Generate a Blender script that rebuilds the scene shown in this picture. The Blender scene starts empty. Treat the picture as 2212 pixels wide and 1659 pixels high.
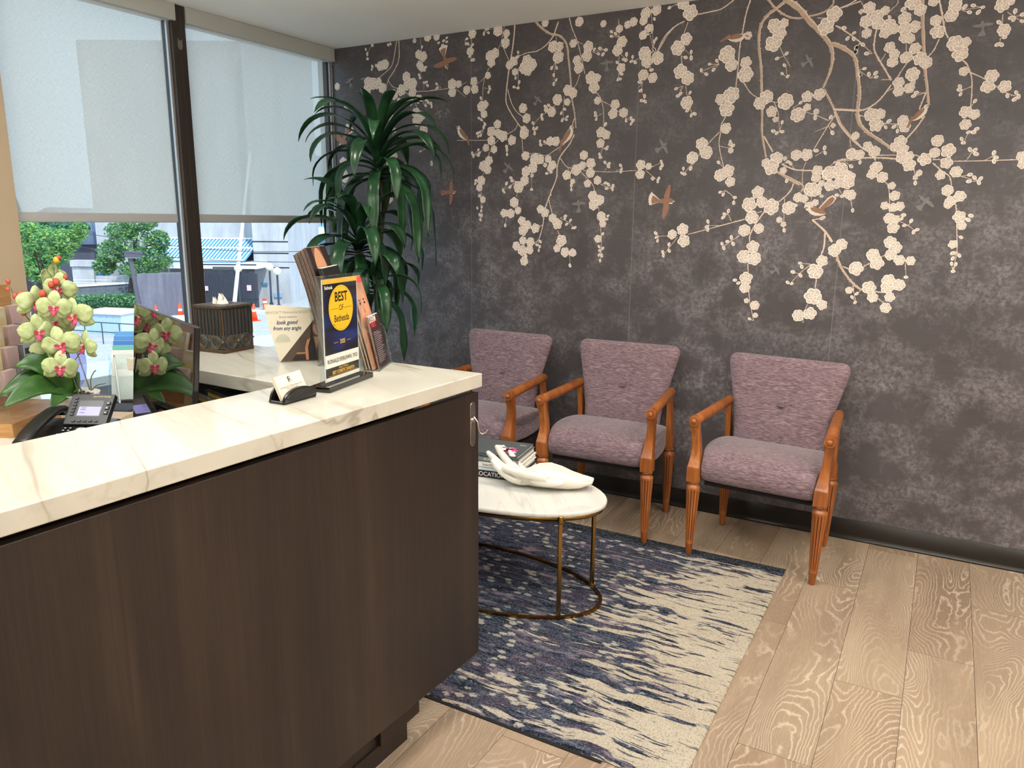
import bpy, bmesh, math, random
from mathutils import Vector, Matrix, Euler, noise as mnoise
PI = math.pi
rnd = random.Random(7)
scene = bpy.context.scene
COL = scene.collection

# ------------------------------------------------------------------ camera
# room frame: x = 0,y = 0 below the camera; +Y to the flowered wall, -X to the windows
CX, CY, FPX = 1106.0, 829.5, 1643.4153
def _dir(px, py):
    return Vector((px - CX, py - CY, FPX)).normalized()
_mx = _dir(-1861, 453); _py = _dir(2060, 485)
AX = -_mx
AY = (_py - AX * AX.dot(_py)).normalized()
AZ = AX.cross(AY)
EYE = Vector((0, 0, 1.5))
def ray(px, py):
    v = Vector((px - CX, py - CY, FPX))
    return Vector((AX.dot(v), AY.dot(v), AZ.dot(v)))
def on_x(px, py, x): r = ray(px, py); return EYE + r * ((x - EYE.x) / r.x)
def on_y(px, py, y): r = ray(px, py); return EYE + r * ((y - EYE.y) / r.y)
def on_z(px, py, z): r = ray(px, py); return EYE + r * ((z - EYE.z) / r.z)
cam_data = bpy.data.cameras.new('camera')
cam = bpy.data.objects.new('camera', cam_data); COL.objects.link(cam)
right = Vector((AX.x, AY.x, AZ.x)); down = Vector((AX.y, AY.y, AZ.y)); fwd = Vector((AX.z, AY.z, AZ.z))
m = Matrix((( right.x, -down.x, -fwd.x, EYE.x), (right.y, -down.y, -fwd.y, EYE.y), (right.z, -down.z, -fwd.z, EYE.z), (0, 0, 0, 1)))
cam.matrix_world = m
cam_data.sensor_width = 36.0
cam_data.lens = FPX * 36.0 / 2212.0
cam_data.clip_start = 0.05; cam_data.clip_end = 400
scene.camera = cam

# ------------------------------------------------------------------ light and exposure
scene.view_settings.view_transform = 'Standard'
scene.view_settings.look = 'None'
scene.view_settings.gamma = 1.0
scene.view_settings.use_curve_mapping = False
scene.view_settings.exposure = 0.0
scene.cycles.transparent_max_bounces = 32
world = bpy.data.worlds.new('sky'); scene.world = world; world.use_nodes = True
wn = world.node_tree.nodes; wl = world.node_tree.links
wn['Background'].inputs[0].default_value = (0.62, 0.80, 1.0, 1)
wn['Background'].inputs[1].default_value = 2.6
def light(name, kind, loc, energy, color, rot=(0, 0, 0), **kw):
    d = bpy.data.lights.new(name, kind); d.energy = energy; d.color = color
    for k, v in kw.items(): setattr(d, k, v)
    o = bpy.data.objects.new(name, d); COL.objects.link(o); o.location = loc; o.rotation_euler = rot
    return o
light('sun', 'SUN', (0, 0, 20), 5.0, (1.0, 0.95, 0.88), Vector((-.5, .28, -.82)).to_track_quat('-Z', 'Y').to_euler(), angle=0.01)
WARM = (1.0, 0.89, 0.76); SOFT = (1.0, 0.95, 0.90)
# recessed downlights, then added fill points without fixtures, behind and beside the camera
for lx, ly, e in [(-2.2, 2.75, 26), (-0.95, 2.62, 54), (0.30, 2.62, 62), (1.5, 2.6, 46), (0.5, 1.2, 34), (-2.4, 0.9, 16)]:
    light('downlight_beam', 'SPOT', (lx, ly, 2.50), e, WARM, spot_size=math.radians(140), spot_blend=0.8, shadow_soft_size=0.06)
for lx, ly, e in [(0.3, -1.4, 52), (2.3, 0.2, 66), (-2.2, -0.9, 22), (2.4, 2.2, 36)]:
    light('added_fill_point', 'POINT', (lx, ly, 1.95), e, SOFT, shadow_soft_size=0.16)

# uplights added outside the frame, without fixtures, to brighten the ceiling
for lx, ly, e in [(-0.9, 0.9, 280), (0.9, 1.3, 300), (-2.6, 0.4, 230)]:
    light('added_uplight', 'SPOT', (lx, ly, 1.98), e, (0.97, 0.98, 1.0), (PI * .93, 0, 0), spot_size=math.radians(155), spot_blend=1.0, shadow_soft_size=0.12)

# ------------------------------------------------------------------ materials
def lin(h):
    if isinstance(h, str):
        h = h.lstrip('#'); c = [int(h[i:i + 2], 16) / 255 for i in (0, 2, 4)]
    else: c = h
    return tuple(((v / 12.92) if v <= 0.04045 else ((v + 0.055) / 1.055) ** 2.4) for v in c) + (1.0,)
MATS = {}
def mat(name, col='#808080', rough=0.5, metal=0.0, spec=0.5, trans=0.0, ior=1.45, coat=0.0, emit=None, estr=0.0, alpha=1.0, sheen=0.0):
    if name in MATS: return MATS[name]
    m = bpy.data.materials.new(name); m.use_nodes = True
    b = m.node_tree.nodes['Principled BSDF']
    b.inputs['Base Color'].default_value = lin(col)
    b.inputs['Roughness'].default_value = rough; b.inputs['Metallic'].default_value = metal
    b.inputs['Specular IOR Level'].default_value = spec; b.inputs['Transmission Weight'].default_value = trans
    b.inputs['IOR'].default_value = ior; b.inputs['Coat Weight'].default_value = coat
    b.inputs['Alpha'].default_value = alpha
    if sheen: b.inputs['Sheen Weight'].default_value = sheen
    if emit: b.inputs['Emission Color'].default_value = lin(emit); b.inputs['Emission Strength'].default_value = estr
    MATS[name] = m
    return m
class NT:
    """small node helper"""
    def __init__(s, m): s.m = m; s.t = m.node_tree; s.n = s.t.nodes; s.b = s.n.get('Principled BSDF')
    def new(s, typ, **kw):
        n = s.n.new(typ)
        for k, v in kw.items():
            if k.startswith('_'): setattr(n, k[1:], v)
        return n
    def set(s, n, **kw):
        for k, v in kw.items():
            key = int(k[1:]) if (k[0] == 'i' and k[1:].isdigit()) else k.replace('_', ' ')
            sock = n.inputs[key]
            if isinstance(v, bpy.types.NodeSocket): s.t.links.new(v, sock)
            else: sock.default_value = v
        return n
    def coord(s, kind='Object', scale=(1, 1, 1), rot=(0, 0, 0), loc=(0, 0, 0)):
        tc = s.n.new('ShaderNodeTexCoord'); mp = s.n.new('ShaderNodeMapping')
        s.t.links.new(tc.outputs[kind], mp.inputs[0])
        mp.inputs['Scale'].default_value = scale; mp.inputs['Rotation'].default_value = rot; mp.inputs['Location'].default_value = loc
        return mp.outputs[0]
    def mapping(s, vec, scale=(1, 1, 1), rot=(0, 0, 0), loc=(0, 0, 0)):
        mp = s.n.new('ShaderNodeMapping'); s.t.links.new(vec, mp.inputs[0])
        mp.inputs['Scale'].default_value = scale; mp.inputs['Rotation'].default_value = rot; mp.inputs['Location'].default_value = loc
        return mp.outputs[0]
    def noise(s, vec, scale=5, detail=4, rough=0.5, dist=0.0, out=0):
        n = s.n.new('ShaderNodeTexNoise'); s.t.links.new(vec, n.inputs['Vector'])
        n.inputs['Scale'].default_value = scale; n.inputs['Detail'].default_value = detail
        n.inputs['Roughness'].default_value = rough; n.inputs['Distortion'].default_value = dist
        return n.outputs[out]
    def voro(s, vec, scale=5, feature='F1', rnd_=1.0, out='Distance'):
        n = s.n.new('ShaderNodeTexVoronoi'); n.feature = feature; s.t.links.new(vec, n.inputs['Vector'])
        n.inputs['Scale'].default_value = scale; n.inputs['Randomness'].default_value = rnd_
        return n.outputs[out]
    def math(s, op, a, b=0.0, c=None, clamp=False):
        n = s.n.new('ShaderNodeMath'); n.operation = op; n.use_clamp = clamp
        for i, v in enumerate((a, b) if c is None else (a, b, c)):
            if isinstance(v, bpy.types.NodeSocket): s.t.links.new(v, n.inputs[i])
            else: n.inputs[i].default_value = v
        return n.outputs[0]
    def ramp(s, fac, stops, interp='LINEAR'):
        n = s.n.new('ShaderNodeValToRGB'); n.color_ramp.interpolation = interp
        e = n.color_ramp.elements
        while len(e) < len(stops): e.new(0.5)
        for el, (p, c) in zip(e, stops):
            el.position = p; el.color = lin(c) if isinstance(c, str) else (c, c, c, 1)
        s.t.links.new(fac, n.inputs[0]); return n.outputs[0]
    def mix(s, fac, a, b, mode='MIX'):
        n = s.n.new('ShaderNodeMix'); n.data_type = 'RGBA'; n.blend_type = mode
        for key, v in ((0, fac), (6, a), (7, b)):
            if isinstance(v, bpy.types.NodeSocket): s.t.links.new(v, n.inputs[key])
            elif key == 0: n.inputs[0].default_value = v
            else: n.inputs[key].default_value = lin(v) if isinstance(v, str) else v
        return n.outputs[2]
    def sep(s, vec):
        n = s.n.new('ShaderNodeSeparateXYZ'); s.t.links.new(vec, n.inputs[0]); return n.outputs
    def comb(s, x, y, z):
        n = s.n.new('ShaderNodeCombineXYZ')
        for i, v in enumerate((x, y, z)):
            if isinstance(v, bpy.types.NodeSocket): s.t.links.new(v, n.inputs[i])
            else: n.inputs[i].default_value = v
        return n.outputs[0]
    def link(s, out, name): s.t.links.new(out, s.b.inputs[name])
    def bump(s, h, strength=0.3, dist=0.01):
        n = s.n.new('ShaderNodeBump'); s.t.links.new(h, n.inputs['Height'])
        n.inputs['Strength'].default_value = strength; n.inputs['Distance'].default_value = dist
        s.t.links.new(n.outputs[0], s.b.inputs['Normal'])

# ------------------------------------------------------------------ mesh builder
class MB:
    def __init__(s): s.v = []; s.f = []; s.mi = []; s.sm = []; s.mats = []; s.M = Matrix.Identity(4)
    def slot(s, m):
        if m is None: return 0
        if m not in s.mats: s.mats.append(m)
        return s.mats.index(m)
    def add(s, vs, fs, m=None, smooth=False, M=None):
        T = s.M @ M if M is not None else s.M
        o = len(s.v); k = s.slot(m)
        for p in vs: s.v.append(tuple(T @ Vector(p)))
        for f in fs: s.f.append(tuple(i + o for i in f)); s.mi.append(k); s.sm.append(smooth)
        return s
    def box(s, a, b, m=None, bev=0.0, M=None):
        x0, y0, z0 = (min(a[i], b[i]) for i in range(3)); x1, y1, z1 = (max(a[i], b[i]) for i in range(3))
        if bev <= 0:
            vs = [(x0, y0, z0), (x1, y0, z0), (x1, y1, z0), (x0, y1, z0), (x0, y0, z1), (x1, y0, z1), (x1, y1, z1), (x0, y1, z1)]
            return s.add(vs, [(0, 3, 2, 1), (4, 5, 6, 7), (0, 1, 5, 4), (1, 2, 6, 5), (2, 3, 7, 6), (3, 0, 4, 7)], m, False, M)
        bm = bmesh.new(); bmesh.ops.create_cube(bm, size=1.0)
        for v in bm.verts: v.co = Vector((x0 + (v.co.x + .5) * (x1 - x0), y0 + (v.co.y + .5) * (y1 - y0), z0 + (v.co.z + .5) * (z1 - z0)))
        bmesh.ops.bevel(bm, geom=bm.edges[:], offset=min(bev, .49 * min(x1 - x0, y1 - y0, z1 - z0)), segments=3, profile=.5, affect='EDGES')
        return s.addbm(bm, m, True, M)
    def addbm(s, bm, m=None, smooth=True, M=None):
        bm.verts.index_update()
        s.add([v.co.copy() for v in bm.verts], [[v.index for v in f.verts] for f in bm.faces], m, smooth, M); bm.free(); return s
    def loft(s, rings, m=None, closed=True, caps=True, smooth=True, M=None, loop=False):
        n = len(rings[0]); vs = [p for r in rings for p in r]; fs = []
        R = len(rings)
        for i in range(R if loop else R - 1):
            i2 = (i + 1) % R
            for j in range(n if closed else n - 1):
                j2 = (j + 1) % n
                fs.append((i * n + j, i * n + j2, i2 * n + j2, i2 * n + j))
        s.add(vs, fs, m, smooth, M)
        if caps and closed and not loop:
            s.add(list(rings[0]), [tuple(reversed(range(n)))], m, False, M); s.add(list(rings[-1]), [tuple(range(n))], m, False, M)
        return s
    def lathe(s, prof, m=None, seg=24, M=None, smooth=True, caps=True):
        rings = [[(r * math.cos(2 * PI * k / seg), r * math.sin(2 * PI * k / seg), z) for k in range(seg)] for r, z in prof]
        return s.loft(rings, m, True, caps, smooth, M)
    def cyl(s, a, b, r, m=None, seg=16, r2=None, smooth=True, caps=True):
        return s.tube([a, b], [r, r if r2 is None else r2], m, seg, smooth, caps)
    def tube(s, pts, rs, m=None, seg=10, smooth=True, caps=True, flat=1.0, up=None):
        pts = [Vector(p) for p in pts]
        if not isinstance(rs, (list, tuple)): rs = [rs] * len(pts)
        rings = []; t0 = (pts[1] - pts[0]).normalized()
        u = Vector(up) if up else Vector((0, 0, 1))
        if abs(u.dot(t0)) > .95: u = Vector((1, 0, 0))
        for i, p in enumerate(pts):
            t = (pts[min(i + 1, len(pts) - 1)] - pts[max(i - 1, 0)]).normalized()
            a = (u - t * u.dot(t))
            a = a.normalized() if a.length > 1e-6 else t.orthogonal().normalized()
            if not up: u = a
            b = t.cross(a)
            rings.append([tuple(p + (a * math.cos(2 * PI * k / seg) * flat + b * math.sin(2 * PI * k / seg)) * rs[i]) for k in range(seg)])
        return s.loft(rings, m, True, caps, smooth)
    def sphere(s, c, r, m=None, seg=16, rings=10, M=None):
        if not isinstance(r, (tuple, list)): r = (r, r, r)
        vs = [(c[0], c[1], c[2] - r[2])]; fs = []
        for i in range(1, rings):
            a = -PI / 2 + PI * i / rings
            for k in range(seg):
                b = 2 * PI * k / seg
                vs.append((c[0] + r[0] * math.cos(a) * math.cos(b), c[1] + r[1] * math.cos(a) * math.sin(b), c[2] + r[2] * math.sin(a)))
        vs.append((c[0], c[1], c[2] + r[2])); L = len(vs) - 1
        for k in range(seg):
            k2 = (k + 1) % seg; fs.append((0, 1 + k2, 1 + k)); fs.append((L, L - seg + k, L - seg + k2))
            for i in range(rings - 2): a = 1 + i * seg; fs.append((a + k, a + k2, a + seg + k2, a + seg + k))
        return s.add(vs, fs, m, True, M)
    def prism(s, poly, z0, z1, m=None, M=None, smooth=False):
        """poly in xy (ccw), extruded in z"""
        n = len(poly)
        s.add([(x, y, z0) for x, y in poly] + [(x, y, z1) for x, y in poly], [(i, (i + 1) % n, n + (i + 1) % n, n + i) for i in range(n)], m, smooth, M)
        s.add([(x, y, z0) for x, y in poly], [tuple(reversed(range(n)))], m, False, M)
        return s.add([(x, y, z1) for x, y in poly], [tuple(range(n))], m, False, M)
    def grid(s, fn, nu, nv, m=None, smooth=True, M=None):
        vs = [tuple(fn(i / nu, j / nv)) for i in range(nu + 1) for j in range(nv + 1)]
        fs = [(i * (nv + 1) + j, (i + 1) * (nv + 1) + j, (i + 1) * (nv + 1) + j + 1, i * (nv + 1) + j + 1) for i in range(nu) for j in range(nv)]
        return s.add(vs, fs, m, smooth, M)
    def text(s, body, size, m, M, align='CENTER', bold=0.0, shear=0.0, sx=1.0, depth=0.0):
        """flat lettering lying in local xy of M"""
        cu = bpy.data.curves.new('lettering', 'FONT'); cu.body = body; cu.size = size; cu.align_x = align; cu.align_y = 'CENTER'
        cu.offset = bold * size; cu.shear = shear; cu.extrude = depth; cu.resolution_u = 4
        o = bpy.data.objects.new('lettering', cu); COL.objects.link(o)
        dg = bpy.context.evaluated_depsgraph_get(); me = bpy.data.meshes.new_from_object(o.evaluated_get(dg))
        S = Matrix.Diagonal((sx, 1, 1, 1))
        s.add([S @ v.co for v in me.vertices], [list(p.vertices) for p in me.polygons], m, False, M)
        bpy.data.objects.remove(o); bpy.data.curves.remove(cu); bpy.data.meshes.remove(me)
        return s
    def build(s, name, m=None, parent=None, loc=None, rot=None):
        me = bpy.data.meshes.new(name); me.from_pydata(s.v, [], s.f)
        mats = s.mats if s.mats else []
        if m is not None and (not mats): mats = [m]
        for q in mats: me.materials.append(q)
        me.polygons.foreach_set('material_index', s.mi); me.polygons.foreach_set('use_smooth', s.sm); me.update()
        o = bpy.data.objects.new(name, me); COL.objects.link(o)
        if parent: o.parent = parent
        if loc is not None: o.location = loc
        if rot is not None: o.rotation_euler = rot
        return o
def bmfix(o, merge=1e-5):
    bm = bmesh.new(); bm.from_mesh(o.data); bmesh.ops.remove_doubles(bm, verts=bm.verts[:], dist=merge)
    bmesh.ops.recalc_face_normals(bm, faces=bm.faces[:]); bm.to_mesh(o.data); bm.free(); return o
def bevel(o, w=0.003, seg=2, ang=35):
    md = o.modifiers.new('bevel', 'BEVEL'); md.width = w; md.segments = seg; md.limit_method = 'ANGLE'; md.angle_limit = math.radians(ang); return o
def subsurf(o, n=2):
    md = o.modifiers.new('subsurf', 'SUBSURF'); md.levels = n; md.render_levels = n; return o
def tag(o, label=None, cat=None, group=None, kind=None):
    if label: o['label'] = label
    if cat: o['category'] = cat
    if group: o['group'] = group
    if kind: o['kind'] = kind
    return o
def empty(name, loc, rz=0.0, label=None, cat=None, group=None):
    o = bpy.data.objects.new(name, None); COL.objects.link(o); o.location = loc; o.rotation_euler = (0, 0, rz)
    o.empty_display_size = 0.1
    return tag(o, label, cat, group)
def structure(o): o['kind'] = 'structure'; return o
def copy_tree(o, parent=None):
    c = o.copy(); COL.objects.link(c); c.parent = parent
    for ch in [q for q in bpy.data.objects if q.parent == o]: copy_tree(ch, c)
    return c
def lerp(a, b, t): return a + (b - a) * t
def interp(tab, t):
    for (a, va), (b, vb) in zip(tab, tab[1:]):
        if t <= b:
            k = (t - a) / (b - a) if b > a else 0; return va + (vb - va) * k
    return tab[-1][1]
def smooth_path(pts, n=4):
    """Catmull-Rom through pts"""
    P = [Vector(p) for p in pts]; P = [P[0] * 2 - P[1]] + P + [P[-1] * 2 - P[-2]]; out = []
    for i in range(1, len(P) - 2):
        for k in range(n):
            t = k / n
            out.append(.5 * ((2 * P[i]) + (P[i + 1] - P[i - 1]) * t + (2 * P[i - 1] - 5 * P[i] + 4 * P[i + 1] - P[i + 2]) * t * t + (3 * P[i] - P[i - 1] - 3 * P[i + 1] + P[i + 2]) * t ** 3))
    out.append(P[-2]); return out
# ================================================================== SHELL
WALLY = 3.828; WINX = -3.44; CEIL = 2.53
# --- materials of the setting
m_ceil = mat('ceiling_paint', '#F0F2EF', 0.8)
m_cream_wall = mat('cream_wall_paint', '#C9B595', 0.75)
m_black_base = mat('black_vinyl_base', '#17140F', 0.35)
m_mull = mat('bronze_mullion', '#3A332E', 0.45, metal=0.3)
m_alu = mat('aluminium_track', '#A9A9A6', 0.35, metal=0.6)
m_white = mat('white_plastic', '#E8E6E0', 0.4)
m_black = mat('black_plastic', '#0D0D0E', 0.35)
m_chrome = mat('chrome', '#D8D8D8', 0.12, metal=1.0)
m_clear = mat('clear_acrylic', '#FFFFFF', 0.02, trans=1.0, ior=1.45)
m_paper = mat('white_paper', '#E9E4D8', 0.6)

def floor_material():
    m = mat('oak_plank_floor', '#B79A7B', 0.42); k = NT(m)
    uv = k.n.new('ShaderNodeUVMap').outputs[0]
    at = k.n.new('ShaderNodeAttribute'); at.attribute_name = 'tone'; tone = at.outputs['Fac']
    u, v, w = k.sep(uv)[:3]
    base = k.comb(k.math('MULTIPLY', u, 1.0), k.math('MULTIPLY', v, 1.0), k.math('MULTIPLY', tone, 37.0))
    wob = k.noise(k.mapping(base, (9, 5, 1)), 3.0, 3, .6)
    fld = k.noise(k.mapping(base, (4.6, 1.25, 1)), 1.0, 1.5, .45, 0.4)
    h = k.math('ADD', k.math('MULTIPLY', fld, 38.0), k.math('MULTIPLY', wob, 1.5))
    h = k.math('ADD', h, k.math('MULTIPLY', u, 30.0))
    fr = k.math('FRACT', h)
    line = k.math('SUBTRACT', 1.0, k.math('MULTIPLY', k.math('ABSOLUTE', k.math('SUBTRACT', fr, .5)), 5.2), clamp=True)
    patch = k.ramp(k.noise(k.mapping(base, (3.0, 1.1, 1), loc=(5, 2, 3)), 1.6, 2, .5), [(.38, 0.10), (.62, 1.0)])
    line = k.math('MULTIPLY', line, patch)
    fib = k.noise(k.mapping(base, (170, 5, 1)), 1.0, 3, .6)
    fine = k.noise(k.mapping(base, (420, 30, 1)), 1.0, 2, .6)
    c = k.ramp(k.noise(k.mapping(base, (5, 1.0, 1), loc=(1, 7, 0)), 1.4, 3, .5), [(.3, '#867360'), (.7, '#A18D77')])
    c = k.mix(k.math('MULTIPLY', k.ramp(fib, [(.35, 1.0), (.6, 0.0)]), .22), c, '#7A634B')
    c = k.mix(k.math('MULTIPLY', line, .66), c, '#CFC2AF')
    c = k.mix(k.math('MULTIPLY', k.ramp(fine, [(.52, 0.0), (.7, 1.0)]), .25), c, '#BFAD97')
    tn = k.ramp(tone, [(0.0, '#E9E3DE'), (1.0, '#FFFFFF')])
    c = k.mix(1.0, c, tn, 'MULTIPLY')
    k.link(c, 'Base Color')
    k.bump(k.math('ADD', line, k.math('MULTIPLY', fib, .5)), .12, .002)
    m2 = mat('plank_joint', '#4A3A2C', 0.7)
    return m, m2

def build_floor():
    m, mj = floor_material()
    xs0, xs1, ys0, ys1 = WINX - .12, 3.2, -2.6, WALLY + .05
    vs, fs, mi, uvs, tones = [], [], [], [], []
    def quad(x0, y0, x1, y1, z, k, t, uo):
        o = len(vs); vs.extend([(x0, y0, z), (x1, y0, z), (x1, y1, z), (x0, y1, z)]); fs.append((o, o + 1, o + 2, o + 3)); mi.append(k)
        uvs.extend([(uo, y0), (uo + x1 - x0, y0), (uo + x1 - x0, y1), (uo, y1)]); tones.extend([t] * 4)
    W, L = .2055, 1.22; ends = {0: 2.826, 1: 2.050, 2: 2.537, 3: 2.866, 4: 3.350}
    x_first = -.386 - W
    i0 = int((xs0 - x_first) / W) - 1; i1 = int((xs1 - x_first) / W) + 1
    rr = random.Random(3)
    for i in range(i0, i1):
        x0 = x_first + i * W; x1 = x0 + W
        e = ends.get(i, rr.uniform(0, L)); y = e - L * math.ceil((e - ys0) / L)
        while y < ys1:
            a, b = max(y, ys0), min(y + L, ys1); c, d = max(x0, xs0), min(x1, xs1)
            if b > a and d > c: quad(c + .0008, a + .0008, d - .0008, b - .0008, 0.0, 0, rr.random(), rr.uniform(0, 50))
            y += L
    quad(xs0, ys0, xs1, ys1, -.0012, 1, 0, 0)
    o = len(vs); vs.extend([(xs0, ys0, -.1), (xs1, ys0, -.1), (xs1, ys1, -.1), (xs0, ys1, -.1)])
    fs.append((o + 3, o + 2, o + 1, o)); mi.append(1); uvs.extend([(0, 0)] * 4); tones.extend([0] * 4)
    me = bpy.data.meshes.new('floor'); me.from_pydata(vs, [], fs); me.materials.append(m); me.materials.append(mj)
    me.polygons.foreach_set('material_index', mi)
    ul = me.uv_layers.new(name='UVMap'); ul.data.foreach_set('uv', [c for p in uvs for c in p])
    at = me.attributes.new('tone', 'FLOAT', 'POINT'); at.data.foreach_set('value', tones)
    o = bpy.data.objects.new('floor', me); COL.objects.link(o); return structure(o)
build_floor()
structure(MB().box((WINX - .3, -2.7, CEIL), (3.3, WALLY + .15, CEIL + .12)).build('ceiling', m_ceil))
# walls beyond the frame close the room
structure(MB().box((3.2, -2.7, 0), (3.3, WALLY + .15, CEIL)).build('wall_right', m_cream_wall))
structure(MB().box((WINX - .3, -2.7, 0), (3.3, -2.6, CEIL)).build('wall_front', m_cream_wall))
# window wall: pier on the left, low sill wall, header
PIER_Y = 1.835
w = MB()
w.box((WINX - .3, -2.7, -.1), (WINX + .0, PIER_Y - .004, CEIL), mat('tan_pier_paint', '#A69379', .75))
w.box((WINX - .3, PIER_Y - .004, -.1), (WINX - .09, WALLY + .15, .55), m_cream_wall)
structure(w.build('wall_left'))
structure(MB().box((WINX - .2, PIER_Y, .55), (WINX - .02, WALLY, .575), mat('window_sill_stone', '#D8D5CC', .4)).build('trim_1'))

GX = WINX - .060   # glass plane
m_glass = mat('window_glass', '#FFFFFF', 0.0, trans=1.0, ior=1.0)
gt = NT(m_glass)
_t = gt.n.new('ShaderNodeBsdfTransparent'); _g = gt.n.new('ShaderNodeBsdfGlossy'); _g.inputs['Roughness'].default_value = .01
_t.inputs[0].default_value = (0.93, 0.97, 0.97, 1)
_lw = gt.n.new('ShaderNodeLayerWeight'); _lw.inputs[0].default_value = .5
_sc = gt.math('MULTIPLY_ADD', gt.math('POWER', _lw.outputs['Facing'], 5.0), .9, .03); _mx = gt.n.new('ShaderNodeMixShader')
gt.t.links.new(_sc, _mx.inputs[0]); gt.t.links.new(_t.outputs[0], _mx.inputs[1]); gt.t.links.new(_g.outputs[0], _mx.inputs[2])
gt.t.links.new(_mx.outputs[0], gt.n['Material Output'].inputs[0])
def window(n, y0, y1):
    w = MB(); z0, z1 = .575, CEIL
    for a, b in (((GX - .02, y0, z0), (GX + .012, y0 + .012, z1)), ((GX - .02, y1 - .012, z0), (GX + .012, y1, z1)),
                 ((GX - .03, y0, z0), (GX + .012, y1, z0 + .04)), ((GX - .03, y0, z1 - .05), (GX + .012, y1, z1))):
        w.box(a, b)
    f = structure(w.build('window_%d' % n, m_mull))
    MB().box((GX - .006, y0 + .012, z0 + .04), (GX, y1 - .012, z1 - .05)).build('glass_pane', m_glass, f)
    return f
window(1, PIER_Y, 2.671)
window(2, 2.751, WALLY - .022)
# the mullion between the two windows
mu = MB(); mu.box((GX - .03, 2.672, .55), (WINX - .012, 2.712, CEIL)); mu.box((GX - .03, 2.7135, .55), (WINX - .012, 2.750, CEIL))
mu.box((GX + .013, 2.657, .55), (WINX - .033, 2.6718, CEIL), m_alu)
mu2 = mu
mu2.mats = [m_mull, m_alu]; mu2.mi = [0] * 12 + [1] * 6
bevel(structure(mu2.build('trim_2')), .0015)
structure(MB().box((GX - .02, WALLY - .022, .55), (WINX - .033, WALLY - .001, CEIL), m_alu).build('trim_3'))
# black base on the flowered wall, with a coved toe
bb = MB()
prof = [(0, 0), (-.016, 0), (-.012, .006), (-.007, .014), (-.005, .025), (-.005, .098), (-.003, .1), (0, .1)]
bb.loft([[(x, WALLY + py_, z) for py_, z in prof] for x in (WINX - .02, 3.2)])
structure(bmfix(bb.build('baseboard_back', m_black_base)))

# --- roller shades
def shade_material():
    m = mat('solar_shade_fabric', '#C9C6BC', 0.8); k = NT(m)
    obj = k.coord('Object')
    wv = k.noise(k.mapping(obj, (1, 900, 60)), 1.0, 2, .6); wv2 = k.noise(k.mapping(obj, (1, 60, 900)), 1.0, 2, .6)
    c = k.ramp(k.math('MULTIPLY', k.math('ADD', wv, wv2), .5), [(.35, '#B5B0A4'), (.65, '#D6D2C6')])
    tr = k.n.new('ShaderNodeBsdfTranslucent'); df = k.n.new('ShaderNodeBsdfDiffuse'); tp = k.n.new('ShaderNodeBsdfTransparent')
    k.t.links.new(c, tr.inputs[0]); k.t.links.new(c, df.inputs[0])
    m1 = k.n.new('ShaderNodeMixShader'); m1.inputs[0].default_value = .42
    k.t.links.new(tr.outputs[0], m1.inputs[1]); k.t.links.new(df.outputs[0], m1.inputs[2])
    m2 = k.n.new('ShaderNodeMixShader'); m2.inputs[0].default_value = .13
    k.t.links.new(m1.outputs[0], m2.inputs[1]); k.t.links.new(tp.outputs[0], m2.inputs[2])
    k.t.links.new(m2.outputs[0], k.n['Material Output'].inputs[0])
    return m
m_shade = shade_material()
m_val = mat('shade_valance_grey', '#AEB1AC', .5); m_hem = mat('shade_hem_grey', '#A3A3A1', .6)
def roller_shade(y0, y1, vy0, vy1, label, chain_y):
    r = empty('roller_shade', (WINX - .03, (y0 + y1) / 2, 1.478), 0, label, 'window shade'); cy = (y0 + y1) / 2
    v = MB(); v.box((-.06, vy0 - cy, 2.452 - 1.478), (.03, vy1 - cy, CEIL - 1.479))
    bevel(v.build('valance', m_val, r), .002)
    fb = MB(); fb.grid(lambda a, b: (0.002 * math.sin(a * 9 + b * 3), y0 - cy + a * (y1 - y0), .04 + b * (2.47 - 1.478 - .04)), 24, 24)
    fb.build('shade_cloth', m_shade, r)
    h = MB(); h.box((-.007, y0 - cy, 0), (.007, y1 - cy, .043)); bevel(h.build('hem_bar', m_hem, r), .004, 3)
    c = MB()
    if chain_y is not None:
        yy = chain_y - cy
        for dx, dy in ((0, 0), (.012, .010)):
            for i in range(190): c.sphere((dx + .022, yy + dy, 2.45 - 1.478 - i * .0085), .0026, m_chrome, 6, 4)
        c.build('bead_chain', m_chrome, r)
    return r
roller_shade(1.75, 2.628, 1.20, 2.690, 'wide grey roller shade left of the dark mullion', None)
roller_shade(2.748, 3.742, 2.757, 3.822, 'grey roller shade right of the mullion beside flowered wall', 3.775)
# clear sticker on the mullion
st = MB(); sp = [(-.5, -.62), (-.3, -.95), (0, -1.0), (.3, -.95), (.5, -.6), (.5, 0), (.42, .05), (.5, .55), (.22, .35), (0, .3), (-.22, .36), (-.48, .62), (-.42, .05), (-.5, 0)]
st.prism([(x * .028, y * .033) for x, y in sp], 0, .0012, M=Matrix(((0, 0, 1, 0), (1, 0, 0, 0), (0, 1, 0, 0), (0, 0, 0, 1))))
m_stick = mat('frosted_sticker', '#8A8580', .25, alpha=.45)
tag(bevel(st.build('window_sticker', m_stick, loc=(WINX - .0115, 2.712, 2.355)), .0008), 'faded clear cat-shaped sticker near the top of the dark mullion', 'sticker')
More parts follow.
